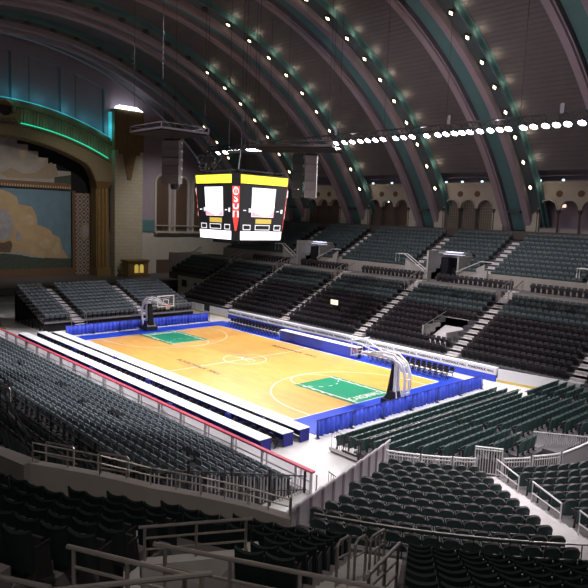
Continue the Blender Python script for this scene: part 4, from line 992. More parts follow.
# balusters at the end of the end block
t = thing('baluster_fence', 'pale vertical bar fence behind the last end block rows, right of the gate', 'fence', (0, 0, 0))
for i in range(26):
    u = i/25; p = Vector((27.3+2.1*u, -3.4+1.5*u, 0)); MB().box(p.x-.015, p.x+.015, p.y-.015, p.y+.015, .8, 2.1).obj('baluster', M['greypanel'], t)
b = MB(); b.bar((27.25, -3.45, 2.1), (29.45, -1.87, 2.1), .05); b.bar((27.25, -3.45, .8), (29.45, -1.87, .8), .05); b.obj('frame', M['greypanel'], t)

# ================================================================== END BLOCK (rows facing the stage)
DE = .80
def edeck(j): return .26+.12*j
dk = MB()
for j in range(13):
    x = 19.2+DE*j; y0 = -9.4
    while math.hypot(x+DE-OX, y0) > 11.5 and y0 < -.5: y0 += .1
    dk.box(x, x+DE, y0, 7.0 if j < 3 else 15, 0, edeck(j))
struct('end_block_deck', dk, M['deck'])
for j in range(13):
    x = 19.6+DE*j; y = 6.9 if j < 3 else 14.6; n = 0
    y = -9.2
    while y < (6.4 if j < 3 else 14.6):
        if math.hypot(x+.3-OX, y) < 11.35 and not (x > 26.6 and -4.3 < y < -1.0) and not (3 < j < 10 and (abs(y+3.4) < .4)) and not (2 < j < 10 and abs(y-5.9) < .45):
            n += 1
            seat('tip_up_seat', x, y, edeck(j), 180, 'green end block seat, %s row from the court, %s from left end' % (nth(j+1), nth(n)), 'end block seats facing the court', 0)
        y += .53
for j, yy in enumerate((-3.4, 5.9)):
    s = MB()
    for k in range(4 if j == 0 else 3, 11): s.box(19.3+DE*k, 19.3+DE*k+.45, yy-.35, yy+.35, edeck(k), edeck(k)+.02)
    struct('end_block_stair', s, M['deckc'])
for j, (x, ya, yb) in enumerate(((20.5, -9.3, -9.3),)):
    for k in range(2):
        t = thing('end_guard', 'black wire guard frame at the left end of the end block, %s from the court' % nth(k+1), 'rail', (19.4+1.0*k, -9.45, .2), group='end block guard frames'); MB().tube([(-.1, 0, 0), (-.1, 0, 1.0), (.75, 0, 1.0), (.75, 0, 0)], .025, 6).obj('frame', M['raildark'], t)
        for i in range(5): MB().tube([(.05+.14*i, 0, 0), (.05+.14*i, 0, 1.0)], .01, 4).obj('bar', M['raildark'], t)
    e = MB(); e.box(19.15, 21.1, -9.5, -9.42, .1, .26); e.box(19.15, 20.0, -9.47, -8.9, .26, .29); e.box(20.1, 21.0, -9.47, -8.9, .39, .42); e.obj('end_kerb', M['railwhite'], label='pale step edge at the left end of the end block', cat='step')
t = thing('long_handrail', 'thin pale handrail running along the third row of the end block', 'handrail', (0, 0, 0)); MB().tube([(22.0, -9.6, 1.55), (22.0, 5.5, 1.55)], .03, 6).obj('bar', M['rail'], t)
for i in range(6): MB().tube([(22.0, -9.4+2.9*i, .5), (22.0, -9.4+2.9*i, 1.55)], .025, 5).obj('post', M['raildark'], t)
t = thing('long_handrail', 'thin pale handrail along the back row of the end block', 'handrail', (0, 0, 0)); MB().tube([(26.7, -6.3, 1.95), (26.7, -3.5, 1.95)], .03, 6).obj('bar', M['rail'], t); MB().tube([(26.7, -5.6, 1.2), (26.7, -5.6, 1.95)], .025, 5).obj('post', M['raildark'], t)

# ================================================================== UPPER CORNER (foreground)
def udeck(R): return 3.0+.41*(R-23.7)
w = MB(); arcband(w, 23.35, 23.6, -61.6, -30, 1.5, 3.15, 30); struct('cross_wall', w, M['deckc'])
t = thing('cross_rail', 'thin dark rail above the cross wall between corner block and foreground seats', 'rail', (0, 0, 0))
MB().tube([pol(23.65, a, 4.0) for a in frange(-61.5, -32, 24)], .022, 6).obj('top_bar', M['rail'], t)
for a in frange(-60, -33, 12): MB().tube([pol(23.65, a, 3.0), pol(23.65, a, 4.0)], .018, 5).obj('post', M['raildark'], t)
dk = MB(); RU0, DRU = 24.6, .86
VA0, VA1 = -65.2, -61.6      # opening between these azimuths
for i in range(12):
    R = RU0+DRU*i; z = udeck(R)
    if R < 28.2: arcband(dk, R-.43, R+.44, -61.5 if R < 25.5 else (-64.0 if R < 26.4 else -66.0 if R < 27 else -68), -38, z-1.2, z, 24)
    else:
        arcband(dk, R-.43, R+.44, -79, VA0, z-1.2, z, 10); arcband(dk, R-.43, R+.44, VA1, -38, z-1.2, z, 22)
struct('upper_corner_deck', dk, M['deckc'])
st = MB()
for i in range(12):
    R = RU0+DRU*i; z = udeck(R); arcband(st, R-.42, R, -58.2, -55.4, z, z+.02, 4); arcband(st, R, R+.43, -58.2, -55.4, z, z+.18, 4)
struct('upper_corner_stair', st, M['concrete'])
SEATS['theatre_seat'] = []
for i in range(11):
    R = RU0+DRU*i; z = udeck(R); da = math.degrees(.57/R); cen = R+.1
    a = -58.6; n = 0
    while a-da > (-71.5 if R < 28.5 else -78):
        n += 1
        p = pol(cen, a-da/2); am = a-da/2
        if not (R > 27.8 and (VA0+max(0, (R-29.5))*1.16-.5 if R < 31.7 else -65.0) < am < VA1+.5) and not (R > 29.9 and am > -62.3) and not ledge_left(p.x, p.y) and math.hypot(*(p-CP).xy) > 5.2:
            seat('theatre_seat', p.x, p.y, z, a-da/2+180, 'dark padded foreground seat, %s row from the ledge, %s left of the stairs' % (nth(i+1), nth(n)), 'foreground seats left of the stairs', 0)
        a -= da
    a = -55.1; n = 0
    while a+da < -40:
        n += 1; p = pol(cen, a+da/2)
        if math.hypot(*(p-CP).xy) > 5.2:
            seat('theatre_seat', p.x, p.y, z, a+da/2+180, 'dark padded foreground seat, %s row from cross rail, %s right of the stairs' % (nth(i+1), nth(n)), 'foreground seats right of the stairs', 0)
        a += da
# stair handrail loops
for j, (R, a) in enumerate(((28.95, -57.6), (28.3, -57.1), (27.3, -56.7), (26.5, -56.6))):
    p = pol(R, a, udeck(R)+.05); d = pol(R-.33, a+.35)-pol(R, a)
    t = thing('stair_loop', 'grey tube handrail loop on the foreground stairs, %s from the camera' % nth(j+1), 'handrail', p, group='tube handrail loops on the foreground stairs'); h = 1.0
    MB().tube([(0, 0, 0), (0, 0, h-.08), (d.x*.2, d.y*.2, h), (d.x*.85, d.y*.85, h), (d.x, d.y, h-.06), (d.x, d.y, -.1)], .028, 8).obj('loop', M['rail'], t); MB().tube([(0, 0, h*.66), (d.x, d.y, h*.64)], .022, 6).obj('crossbar', M['rail'], t)
def railing(name, label, A, B, bars, h, m='rail', r=.035, posts=2):
    t = thing(name, label, 'rail', A); d = Vector(B)-Vector(A)
    for k in range(bars):
        z = -h*k/bars; e = .0 if k else .06; MB().tube([(-d.x*e, -d.y*e, z), (d.x*(1+e), d.y*(1+e), d.z+z)], r if k == 0 else r*.7, 8).obj('bar', M[m], t)
    for k in range(posts+1): u = k/posts; MB().tube([(d.x*u, d.y*u, d.z*u-h), (d.x*u, d.y*u, d.z*u)], r*.9, 7).obj('post', M[m], t)
    return t
def tup(v): return (v.x, v.y, v.z)
# opening in the foreground seating: parapets and rails
a, b = Vector((30.45, -26.75, 0)), Vector((31.42, -24.97, 0))
w = MB(); wallpath(w, [(30.3, -27.0), (31.5, -24.85)], 3, 5.28, .28); wallpath(w, [(31.5, -24.85), (34.3, -26.5)], 3, 5.45, .26); wallpath(w, [(30.3, -27.0), (33.2, -28.5)], 3, 5.9, .28); wallpath(w, [(32.4, -27.7), (35.6, -25.95)], 3, 6.02, .25)

struct('parapet_wall', w, M['concrete'])
railing('three_bar_rail', 'grey three-bar railing on the concrete parapet in the foreground', (30.42, -26.75, 6.0), (31.42, -24.97, 6.0), 3, .72)
railing('two_bar_rail', 'long grey two-bar railing crossing the foreground stairs from left', (32.54, -27.58, 6.8), (35.5, -25.8, 6.8), 2, .72, r=.038, posts=3)
railing('three_bar_rail', 'brassy grey railing with square posts at the lower left foreground', (32.35, -29.04, 7.2), (34.0, -28.15, 7.2), 3, .9, r=.038)
railing('two_bar_rail', 'thick grey rail slanting up at the bottom left corner', (32.9, -29.95, 7.1), (34.2, -28.0, 7.25), 1, .8, r=.042, posts=1)
railing('two_bar_rail', 'thick grey rail end at the extreme bottom left', (32.0, -30.4, 7.2), (33.06, -29.74, 7.2), 1, .6, r=.04, posts=1)
railing('three_bar_rail', 'dark three-bar railing on the right side of the foreground stairs', (35.27, -25.66, 6.9), (34.09, -23.34, 5.97), 3, .85, m='rail', r=.035)
w = MB(); p0 = pol(28.9, -54.9); w.obox((p0.x+.35, p0.y-.2), .35, .25, 4.6, 5.75, rad(-55)); struct('stair_side_block', w, M['concrete'])
# ================================================================== HANGING THINGS
def xf(n, h, u, v, out=0.):     # point on a scoreboard face: n outward unit, u across, v 0 top..1 bottom
    hv = 2.85-.36*v+out; t = Vector((-n.y, n.x, 0)); return n*hv+t*(u*(2.85-.36*v-.42))+Vector((0, 0, 15.32-5.2*v))
t = thing('scoreboard', 'four-sided hanging video scoreboard with yellow bands and red vertical banner', 'scoreboard', (-.42, -.45, .08))
core = MB(); P = []
for hv, z in ((2.49, 10.12), (2.85, 15.32)):
    c = .42; P += [(hv, -hv+c, z), (hv, hv-c, z), (hv-c, hv, z), (-hv+c, hv, z), (-hv, hv-c, z), (-hv, -hv+c, z), (-hv+c, -hv, z), (hv-c, -hv, z)]
core.add(P, [tuple(range(8))[::-1], tuple(range(8, 16))]+[(i, (i+1) % 8, 8+(i+1) % 8, 8+i) for i in range(8)])
core.box(-1.6, 1.6, -1.6, 1.6, 9.85, 10.12); core.obj('cabinet', M['blackmetal'], t)
tr = MB()
for q in (-1.9, 1.9):
    tr.bar((q, -2.6, 15.6), (q, 2.6, 15.6), .12); tr.bar((-2.6, q, 15.6), (2.6, q, 15.6), .12)
    for w in (-1.9, 1.9): tr.bar((q, w, 15.3), (q*.5, w*.5, 17.2), .07)
tr.box(-.9, .9, -.9, .9, 17.1, 17.3); tr.obj('hanging_frame', M['frame'], t)
cb = MB()
for q in (-.8, .8):
    for w in (-.8, .8): cb.tube([(q, w, 17.3), (q, w, 34.6)], .025, 4)
cb.obj('hoist_cable', M['raildark'], t)
t.scale = (1.03, 1.03, 1)
def quad(mb, n, u0, u1, v0, v1, out=.03):
    a = [xf(n, 0, u, v, out) for u, v in ((u0, v1), (u1, v1), (u1, v0), (u0, v0))]; b = [xf(n, 0, u, v, .0) for u, v in ((u0, v1), (u1, v1), (u1, v0), (u0, v0))]
    mb.add(b+a, [(4, 5, 6, 7), (0, 1, 5, 4), (1, 2, 6, 5), (2, 3, 7, 6), (3, 0, 4, 7)])
for n in (Vector((1, 0, 0)), Vector((0, -1, 0)), Vector((-1, 0, 0)), Vector((0, 1, 0))):
    f = MB(); quad(f, n, -.97, .97, .02, .145); f.obj('yellow_ribbon', M['scryellow'], t, label='yellow ribbon screen')
    s = MB(); quad(s, n, -.50, .50, .20, .635); s.k = 1; quad(s, n, -.50, -.05, .615, .63, .035); quad(s, n, .05, .48, .52, .535, .035); quad(s, n, -.3, .0, .49, .50, .035)
    a = [xf(n, 0, u, v, .037) for u, v in ((-.5, .63), (.1, .63), (-.15, .595), (-.5, .55))]; s.add(a, [(0, 1, 2, 3)]); a = [xf(n, 0, u, v, .037) for u, v in ((.1, .63), (.5, .63), (.5, .53), (.3, .60))]; s.add(a, [(0, 1, 2, 3)])
    s.k = 2; a = [xf(n, 0, u, v, .036) for u, v in ((.30, .30), (.5, .38), (.5, .205), (.34, .205))]; s.add(a, [(0, 1, 2, 3)]); a = [xf(n, 0, u, v, .036) for u, v in ((-.5, .33), (-.42, .21), (-.5, .21))]; s.add(a, [(0, 1, 2)])
    s.obj('video_screen', [M['scrwhite'], M['scrpink'], M['scrblue']], t, label='bright white and pink video screen')
    q = MB(); quad(q, n, -.30, .42, .665, .735); q.obj('amber_sign', M['scrtan'], t, label='amber sign strip')
    q = MB(); quad(q, n, -.97, .97, .855, .985); q.obj('white_ribbon', M['scrwhite'], t, label='white lower ribbon screen')
    for u0, u1, u2 in ((-.86, -.52, 0), (-.26, .32, .05), (.58, .9, 0)):
        q = MB(); o = .02
        quad(q, n, u0-u2, u1+u2, .755, .766); quad(q, n, u0-u2, u1+u2, .824, .835); quad(q, n, u0-u2, u0-u2+o, .755, .835); quad(q, n, u1+u2-o, u1+u2, .755, .835); q.obj('score_window', M['led'], t, label='outlined score window')
    for u0, u1, v0, v1 in ((-.86, -.74, .535, .55), (.62, .74, .535, .55), (-.62, -.54, .51, .57), (.82, .90, .51, .57)):
        q = MB(); quad(q, n, u0, u1, v0, v1); q.obj('score_mark', M['led'], t, label='small white score mark')
for nx, ny in ((1, -1), (1, 1), (-1, -1), (-1, 1)):
    d = Vector((nx, ny, 0)).normalized(); tdir = d.cross(Vector((0, 0, 1)))*-1
    def cp(u, v, out=.02):
        hv = 2.85-.36*v; c = Vector((nx*(hv-.21), ny*(hv-.21), 15.32-5.2*v)); return c+d*out+tdir*u
    b = MB(); A = [cp(u, v) for u, v in ((-.29, .19), (.29, .19), (.24, .64), (.06, .85), (-.06, .85), (-.24, .64))]; B = [cp(u, v, -.02) for u, v in ((-.29, .19), (.29, .19), (.24, .64), (.06, .85), (-.06, .85), (-.24, .64))]
    b.add(B+A, [(6, 7, 8, 9, 10, 11)]+[(i, (i+1) % 6, 6+(i+1) % 6, 6+i) for i in range(6)]); ban = b.obj('corner_banner', M['scrred'], t, label='red vertical corner banner')
    az = math.atan2(d.y, d.x)+PI/2
    for ch, v, sz in (('S', .375, .80), ('U', .48, .78), ('U', .585, .78)):
        o = put('banner_letter', text_mesh('banner_letter', ch, sz, M['led'], 1, .002, .028), ban, loc=cp(0, v, .035)); o.rotation_euler = (rad(90), 0, az) if v < .55 else (rad(-90), 0, az+PI); o.scale = (.85, 1, 1)
        if v > .55: o.rotation_euler = (Matrix.Rotation(az, 3, 'Z') @ Matrix.Rotation(rad(90), 3, 'X') @ Matrix.Rotation(PI, 3, 'Z')).to_euler()
    r = MB(); r.tube([cp(.19*math.cos(2*PI*j/16), .265+.052*math.sin(2*PI*j/16), .04) for j in range(17)], .045, 6, False); r.tube([cp(0, .225, .04), cp(0, .305, .04)], .03, 6); r.obj('banner_badge', M['led'], ban)

def platform(c, hx, hy, az, label, h=.55):
    t = thing('rigging_platform', label, 'platform', c, az)
    MB().box(-hx, hx, -hy, hy, -.08, 0).obj('deck_panel', M['black'], t)
    f = MB()
    for q in (-1, 1):
        f.bar((-hx, q*hy, .1), (hx, q*hy, .1), .16); f.bar((q*hx, -hy, .1), (q*hx, hy, .1), .16); f.bar((-hx, q*hy, h), (hx, q*hy, h), .06); f.bar((q*hx, -hy, h), (q*hx, hy, h), .06)
        for w in (-1, 1): f.bar((q*hx, w*hy, 0), (q*hx, w*hy, h), .06)
    f.obj('edge_frame', M['speaker'], t)
    c_ = MB()
    for q in (-1, 1):
        for w in (-1, 1): c_.tube([(q*hx*.9, w*hy*.9, h), (q*hx*.9, w*hy*.9, 13)], .02, 4)
    c_.obj('hanger_cable', M['raildark'], t)
    return t
platform((-7.3, -3.2, 18.95), 2.6, 2.3, rad(0), 'dark flat rigging platform hanging above left of the scoreboard')
platform((-4.4, 9.2, 18.7), 4.0, 2.3, rad(30), 'dark flat rigging platform hanging above right of the scoreboard')
def line_array(c, az, n, w, h, label, top=.7, mt='speaker'):
    t = thing('speaker_array', label, 'loudspeaker', c, az)
    for i in range(n):
        s = MB(); s.hexa([(-w/2, -.35, -h*(i+1)+.02), (w/2, -.35, -h*(i+1)+.02), (w/2, .42, -h*(i+1)+.06), (-w/2, .42, -h*(i+1)+.06), (-w/2, -.4, -h*i), (w/2, -.4, -h*i), (w/2, .48, -h*i), (-w/2, .48, -h*i)])
        e = s.obj('speaker_cabinet', M[mt], t); g = MB(); g.box(w/2-.02, w/2+.015, .1, .45, -h*i-.22, -h*i-.05); g.obj('bracket', M['rail'], e)
    b = MB(); b.bar((-w/2, 0, .1), (w/2, 0, .1), .14); b.tube([(0, 0, .1), (0, 0, top)], .03, 5); b.obj('hanging_bar', M['frame'], t)
    return t
line_array((-7.6, -2.7, 18.45), rad(32), 5, 1.6, .75, 'grey line array loudspeaker hanging left of the scoreboard', .4)
line_array((0.95, 4.5, 17.45), rad(40), 5, .85, .72, 'black line array loudspeaker hanging right of the scoreboard', 1.2, 'black')
line_array((1.75, 5.3, 17.45), rad(40), 5, 1.0, .72, 'grey line array loudspeaker beside the black array right of the scoreboard', 1.2)
sp = thing('moving_light', 'black moving stage light hanging just below the left speaker array', 'lamp', (-7.4, -2.5, 14.2)); MB().lathe([(0, 0), (.35, .05), (.42, .4), (.3, .7), (0, .75)], n=12).obj('lamp_head', M['blackmetal'], sp); MB().box(-.5, .5, -.1, .1, .3, .9).obj('yoke', M['frame'], sp)
sp = thing('cable_bundle', 'black coiled cable and motor bundle hanging left above the scoreboard', 'motor', (-9.6, 2.4, 16.2)); k = MB()
for j in range(9):
    c = (random.uniform(-.7, .7), random.uniform(-.7, .7), random.uniform(.2, 1.5)); k.tube([(c[0]+.4*math.cos(2*PI*i/10), c[1]+.15*math.sin(i), c[2]+.4*math.sin(2*PI*i/10)) for i in range(11)], .1, 5)
k.obj('cable_coil', M['blackmetal'], sp); MB().box(-.5, .5, -.4, .4, .4, 1.4).obj('motor_box', M['black'], sp); MB().tube([(0, 0, 1.4), (0, 0, 17.5)], .03, 4).obj('hanger_cable', M['raildark'], sp)
ba = MB(); ba.hexa([(1.6, 6.3, 12.9), (2.6, 6.6, 12.9), (2.6, 6.65, 12.9), (1.6, 6.35, 12.9), (1.5, 6.3, 14.2), (2.5, 6.6, 14.4), (2.5, 6.65, 14.4), (1.5, 6.35, 14.2)]); 

# lighting truss with flood lights along the far side
YT, ZT = 12.0, 19.55
t = thing('lighting_truss', 'long thin lighting truss hanging along the far side above the court', 'truss', (0, YT, ZT))
c = MB()
for q in (-.25, .25):
    for z in (.15, .65): c.bar((-23, q, z), (31, q, z), .06)
c.obj('chord', M['frame'], t)
c = MB()
for i in range(54): x = -23+i; c.bar((x, -.25, .15), (x+.5, -.25, .65), .03); c.bar((x+.5, -.25, .65), (x+1, -.25, .15), .03); c.bar((x, .25, .15), (x, -.25, .65), .03)
c.obj('lacing', M['frame'], t)
c = MB()
for i in range(9): c.tube([(-22+6.5*i, 0, .6), (-22+6.5*i, 0, 13)], .02, 4)
c.obj('hanger_cable', M['raildark'], t)
for i, x in enumerate((-1.6, 11.0, 20.3)): MB().box(x-.15, x+.15, -.35, -.25, .6, 1.3).obj('junction_box', M['speaker'], t)
xs = [-20.9, -19.6, -19.2, -18.5, -17.9, -17.3, -16.7, -15.2, -14.6, -14, -13.3, -12.6, -12, -11.3, -10.7, -9.2, -7.4]
xs += [-1.7, -.6, .4, 1.4, 2.3, 3.2, 4.1, 5.5, 6.4, 7.3, 8.8]
xs += [9.9, 10.7, 11.5, 12.2, 12.9, 13.8, 14.7, 15.5, 16.2, 17.4, 18.2, 19.1, 19.9, 20.7, 21.7, 22.6, 23.5, 24.4]
fl = None
for i, x in enumerate(xs):
    lb = 'blazing white flood light on the far lighting truss, %s from left' % nth(i+1)
    if fl is None:
        fl = thing('flood_light', lb, 'lamp', (x, YT-.1, ZT-.05), 0, 'flood lights on the truss')
        h = MB(); h.lathe([(0, .22), (.16, .2), (.22, .05), (.30, -.18)], n=12); h.tube([(0, 0, .2), (0, 0, .3)], .03, 5); h.obj('housing', M['blackmetal'], fl)
        l = MB(); l.lathe([(0, -.20), (.16, -.20), (.285, -.12)], n=12); l.obj('lens', M['flood'], fl)
        for ch in fl.children: ch.rotation_euler = (rad(-32), 0, 0)
    else: copy_tree(fl, (x, YT-.1, ZT-.05), 0, lb)

# lamps on the ribs
RW = {17.5: 'rightmost', 5.1: 'second from right', -7.3: 'third from right', -19.7: 'fourth from right', -32.1: 'fifth from right', -44.5: 'leftmost'}
LITY = {17.5: 99, 5.1: -99, -7.3: -99, -19.7: 8, -32.1: 14, -44.5: 22}
lens_on = MB(); lens_on.add([(-.17, 0, 0), (0, -.31, 0), (.17, 0, 0), (0, .31, 0), (0, 0, -.05)], [(0, 4, 1), (1, 4, 2), (2, 4, 3), (3, 4, 0)])
M_on = lens_on.mesh('lamp_lens', M['lampglass']); M_off = lens_on.mesh('lamp_lens_dark', M['lampoff'])
hs = MB(); hs.add([(-.42, 0, .02), (0, -.48, .02), (.42, 0, .02), (0, .48, .02), (-.42, 0, .2), (0, -.48, .2), (.42, 0, .2), (0, .48, .2)], [(3, 2, 1, 0), (4, 5, 6, 7), (0, 1, 5, 4), (1, 2, 6, 5), (2, 3, 7, 6), (3, 0, 4, 7)])
M_hs = hs.mesh('lamp_housing', M['blackmetal'])
lampL = bpy.data.lights.new('rib_lamp_light', 'POINT'); lampL.energy = 15; lampL.color = (1, .86, .6); lampL.shadow_soft_size = .12
for xt in RW:
    for k in range(17):
        th = rad(54-4.07*k); y, z = arc(th, RV+.42); lit = y > LITY[xt] if xt != 17.5 else False
        if xt == 17.5 and k < 3: continue
        t = thing('rib_lamp', '%s square lamp, %s ceiling rib, %s above arcade' % ('glowing white' if lit else 'unlit dark', RW[xt], nth(k+1)), 'lamp', (xt+2.28, y, z), 0, 'lamps on the ceiling ribs')
        t.rotation_euler = (-th, rad(0), 0)
        a = put('lamp_lens', M_on if lit else M_off, t); b = put('lamp_housing', M_hs, t)
        a.rotation_euler = (0, rad(-20), 0); b.rotation_euler = (0, rad(-20), 0)
        if lit and xt > -40:
            yy, zz = arc(th, RV+.8); o = bpy.data.objects.new('rib_lamp_light', lampL); COL.objects.link(o); o.location = (xt+3.45, yy, zz)

# ================================================================== SEATS
def seat_parts(kind):
    """backrest, pan, frame meshes; local +y is the way the seat faces"""
    w = {'stadium_seat': .235, 'bleacher_seat': .25, 'tip_up_seat': .24, 'riser_chair': .225, 'theatre_seat': .268}[kind]
    h = {'stadium_seat': .86, 'bleacher_seat': .80, 'tip_up_seat': .86, 'riser_chair': .82, 'theatre_seat': .92}[kind]
    back = MB(); n = 6; rows = []
    for j, v in enumerate(((.42 if kind in ('bleacher_seat', 'riser_chair') else .20), .55, .72, h-.05, h)):
        row = []
        for i in range(n+1):
            u = 2*i/n-1; ww = w*(1-.10*max(0, v-.7)/.2*abs(u)) if kind != 'theatre_seat' else w
            crown = (-.10*abs(u)**2.5 if kind in ('stadium_seat',) else (.05*u*u-.03 if kind == 'theatre_seat' else -.04*abs(u)**3)) if j >= 3 else 0
            row.append((u*ww, -.16-.16*(v-.42)+.05*u*u-.02, v+crown))
        rows.append(row)
    for a, b in zip(rows, rows[1:]): back.strip(a, b)
    th_ = .085 if kind == 'stadium_seat' else .05
    bk = [[(x, y-th_, z-(.03 if j == 4 else 0)) for x, y, z in r] for j, r in enumerate(rows)]
    for a, b in zip(bk, bk[1:]): back.strip(b, a)
    back.k = 1; back.strip(rows[-1], bk[-1]); back.k = 0; back.strip(bk[0], rows[0])
    for e in (0, n):
        A = [r[e] for r in rows]; B = [r[e] for r in bk]
        back.strip(A, B) if e == 0 else back.strip(B, A)
    pan = MB(); P0 = [(-w*.9, -.08, .40), (w*.9, -.08, .40), (w*.95, -.0, .70), (-w*.95, -.0, .70)]; 
    pan.hexa([P0[0], P0[1], (w*.9, -.02, .39), (-w*.9, -.02, .39), P0[3], P0[2], (w*.9, .07, .69), (-w*.9, .07, .69)])
    frs = []
    for q in (-1, 1):
        fr = MB(); frs.append(fr); x = q*(w+.012); fr.box(x-.012, x+.012, -.14, -.06, 0, .6); fr.box(x-.014, x+.014, -.16, .16, .60, .635); fr.box(x-.012, x+.012, -.2, .0, 0, .03)
        if kind == 'theatre_seat': fr.hexa([(x-.014, -.12, .1), (x+.014, -.12, .1), (x+.014, .2, .0), (x-.014, .2, .0), (x-.014, -.18, .6), (x+.014, -.18, .6), (x+.014, .12, .62), (x-.014, .12, .62)])
    return back, pan, frs
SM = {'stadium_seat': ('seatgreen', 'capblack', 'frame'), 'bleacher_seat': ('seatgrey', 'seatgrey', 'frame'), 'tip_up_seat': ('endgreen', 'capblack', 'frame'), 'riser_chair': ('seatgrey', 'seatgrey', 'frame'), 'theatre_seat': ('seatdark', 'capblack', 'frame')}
CATS = 'seat'
def lowpoly(mb, x, y, z, az, w, h):
    a = az-90; ca, sa = math.cos(rad(a)), math.sin(rad(a))
    def T(p): return (x+p[0]*ca-p[1]*sa, y+p[0]*sa+p[1]*ca, z+p[2])
    mb.hexa([T(p) for p in ((-w, -.19, .42), (w, -.19, .42), (w, -.14, .42), (-w, -.14, .42), (-w*.85, -.28, h), (w*.85, -.28, h), (w*.85, -.23, h), (-w*.85, -.23, h))])
    mb.hexa([T(p) for p in ((-w*.9, -.10, .4), (w*.9, -.10, .4), (w*.9, -.03, .4), (-w*.9, -.03, .4), (-w*.9, -.02, .69), (w*.9, -.02, .69), (w*.9, .06, .69), (-w*.9, .06, .69))])
    k = mb.k; mb.k = 3
    mb.hexa([T(p) for p in ((-w*.8, -.13, 0), (w*.8, -.13, 0), (w*.8, -.1, 0), (-w*.8, -.1, 0), (-w*.8, -.15, .5), (w*.8, -.15, .5), (w*.8, -.1, .5), (-w*.8, -.1, .5))]); mb.k = k
STUFFL = {'stadium_seat': 'remaining dark green stadium seats rising in rows along the far stand and corner', 'bleacher_seat': 'remaining grey and black bleacher seats in rows of the near left and far stands', 'tip_up_seat': 'remaining tip-up seats at the edges of the end block and the far concourse', 'riser_chair': 'remaining grey seats at the back of the stage risers', 'theatre_seat': 'remaining dark padded seats at the foreground edges'}
for kind, L in SEATS.items():
    info = []
    for s in L:
        v = view((s[0], s[1], s[2]+.7)); vis = v is not None and -6 < v[0] < 594 and -6 < v[1] < 596 and s[4] != 'seat'
        info.append((0 if vis else 1, v[2] if v else 999, s))
    info.sort(key=lambda q: (q[0], q[1]))
    ind = [q[2] for q in info if q[0] == 0][:300]; ids = set(map(id, ind)); rest = [q[2] for q in info if id(q[2]) not in ids]
    b, p, f = seat_parts(kind); mats = SM[kind]
    mb_, mp_, mf_, mg_ = smooth(b.mesh('backrest', [M[mats[0]], M['captop'] if kind == 'stadium_seat' else M[mats[0]]])), p.mesh('seat_pan', M[mats[1]]), f[0].mesh('side_frame', M[mats[2]]), f[1].mesh('side_frame', M[mats[2]])
    proto = None; simple = kind == 'riser_chair'
    if simple:
        one = MB(); one.v, one.f, one.mi = list(b.v), list(b.f), [0]*len(b.f); one.k = 1; one.add(p.v, p.f); one.k = 2; one.add(f[0].v, f[0].f); one.add(f[1].v, f[1].f); mo_ = one.mesh('riser_chair', [M[m] for m in mats])
    for x, y, z, az, lb, gr, tone in ind:
        if simple: put(kind, mo_, None, lb, 'seat', gr, None, (x, y, z), rad(az-90)); continue
        if proto is None:
            proto = thing(kind, lb, 'seat', (x, y, z), rad(az-90), gr); put('backrest', mb_, proto); put('seat_pan', mp_, proto); put('side_frame', mf_, proto); put('side_frame', mg_, proto)
        else: copy_tree(proto, (x, y, z), rad(az-90), lb, gr)
    if rest:
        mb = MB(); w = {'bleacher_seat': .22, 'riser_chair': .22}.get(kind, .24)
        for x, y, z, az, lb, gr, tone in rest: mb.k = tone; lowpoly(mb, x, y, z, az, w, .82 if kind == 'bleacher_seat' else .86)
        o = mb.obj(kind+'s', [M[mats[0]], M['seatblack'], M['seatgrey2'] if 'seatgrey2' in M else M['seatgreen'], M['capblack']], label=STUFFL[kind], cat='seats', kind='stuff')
del SEATS

# ================================================================== LIGHT
def spot(x, y, z, tx, ty, tz, e, ang, blend=.6, col=(1, .96, 1), r=.35):  # used for the truss lamps and for the added fills alike
    l = bpy.data.lights.new('truss_or_fill_spot', 'SPOT'); l.energy = e; l.spot_size = rad(ang); l.spot_blend = blend; l.color = col; l.shadow_soft_size = r
    o = bpy.data.objects.new('truss_or_fill_spot', l); COL.objects.link(o); o.location = (x, y, z); o.rotation_euler = (Vector((tx, ty, tz))-Vector((x, y, z))).to_track_quat('-Z', 'Y').to_euler()
for x in (-19, -13, -7.5, -1, 4, 9, 14, 19, 23): spot(x, 11.7, 19.0, x*.8, -2.5, 0, 7700, 95)
for x in (-2, 4, 10): spot(x, -9, 31, x*1.2-3, -1, 0, 17000, 62)
for x, tx, ty in ((12, -8, -16), (16, 6, -17), (24, 24, -10), (25, 26, -2)): spot(x, -8, 31, tx, ty, 1, 15000, 42, .5)
for x in (-14, -7, 0, 7, 14): spot(min(x+4, 16) if x > -7 else -3, -9, 31, x, 12.5, 1, 7000, 26, .7)  # added spots to brighten the far dasher boards and benches, no fixture modelled
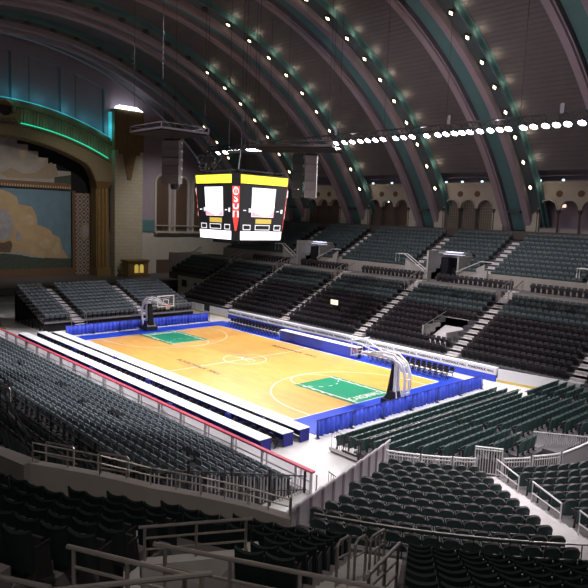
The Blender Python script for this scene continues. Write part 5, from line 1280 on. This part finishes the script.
for x, tx in ((12, 20.5), (-6, -22)): spot(x, -9, 31, tx, 12, 1, 9000, 24, .7)  # two more added spots, for the plain white boards at either end
for x in (-12, 0, 10, 18): spot(x, 5, 31, x, 23, 5, 12000, 60, .8)  # added fill that lifts the far stand seats, no fixture up there
for x in (-10, 0, 8, 15): spot(x, 12.2, 20.2, x+1, 30, 26, 620, 150, 1, (1, .9, 1))
for y in (-8, 6): spot(-30, y, 29, -53, y*.8+1, 10, 8500, 55, 1, (1, .93, .84))  # fill added to brighten the stage and its scenery, not on a truss
spot(-34, 16, 27, -52, 24, 8, 10000, 60, 1, (1, .95, .92))  # extra fill added for the pier and the wall right of it
for x in (-22, -15.5, -9, -3, 3, 9, 15): spot(x+4, -31, 26, x, -14.6, 1, 14000, 28, .45)
for x, y, tx, ty in ((36, -24, 26, -7), (38, -18, 29, -3), (34, -27, 24, -13)): spot(x, y, 30, tx, ty, 1, 9000, 38, .6)  # added on the camera side to brighten corner seats, stairs and panel fence
for x, y, e in ((30, -38, 8000), (40, -34, 4500), (24, -36, 7500)): spot(x, y, 24, x-2, y+12, 3, e, 110, 1, (1, .9, .82))  # weak fill added around the camera for foreground concrete and rails
def glow(x, y, z, e, col):
    l = bpy.data.lights.new('cove_glow', 'POINT'); l.energy = e; l.color = col; l.shadow_soft_size = .15; o = bpy.data.objects.new('cove_glow', l); COL.objects.link(o); o.location = (x, y, z)
for y in (-8, -4.5, -1, 2.5, 6, 9.3, 12.3): glow(XW+1.5, y, ringz(y, 37.3, 27.6), 34, (.1, .75, .9))
for y in (.8, 3.2, 5.6, 8.0, 10.4, 12.4): glow(XW+1.5, y, ringz(y, 36, 24.4), 6, (.15, 1, .55))
glow(XW+1.2, 12.9, 25, 14, (.1, .8, .9))
w = bpy.data.worlds.new('hall_air'); S.world = w; w.use_nodes = True; bg = w.node_tree.nodes['Background']; bg.inputs[0].default_value = (.46, .47, .55, 1); bg.inputs[1].default_value = .07
S.view_settings.view_transform = 'Standard'; S.view_settings.look = 'None'; S.view_settings.gamma = 1; S.view_settings.exposure = 0; S.view_settings.use_curve_mapping = False
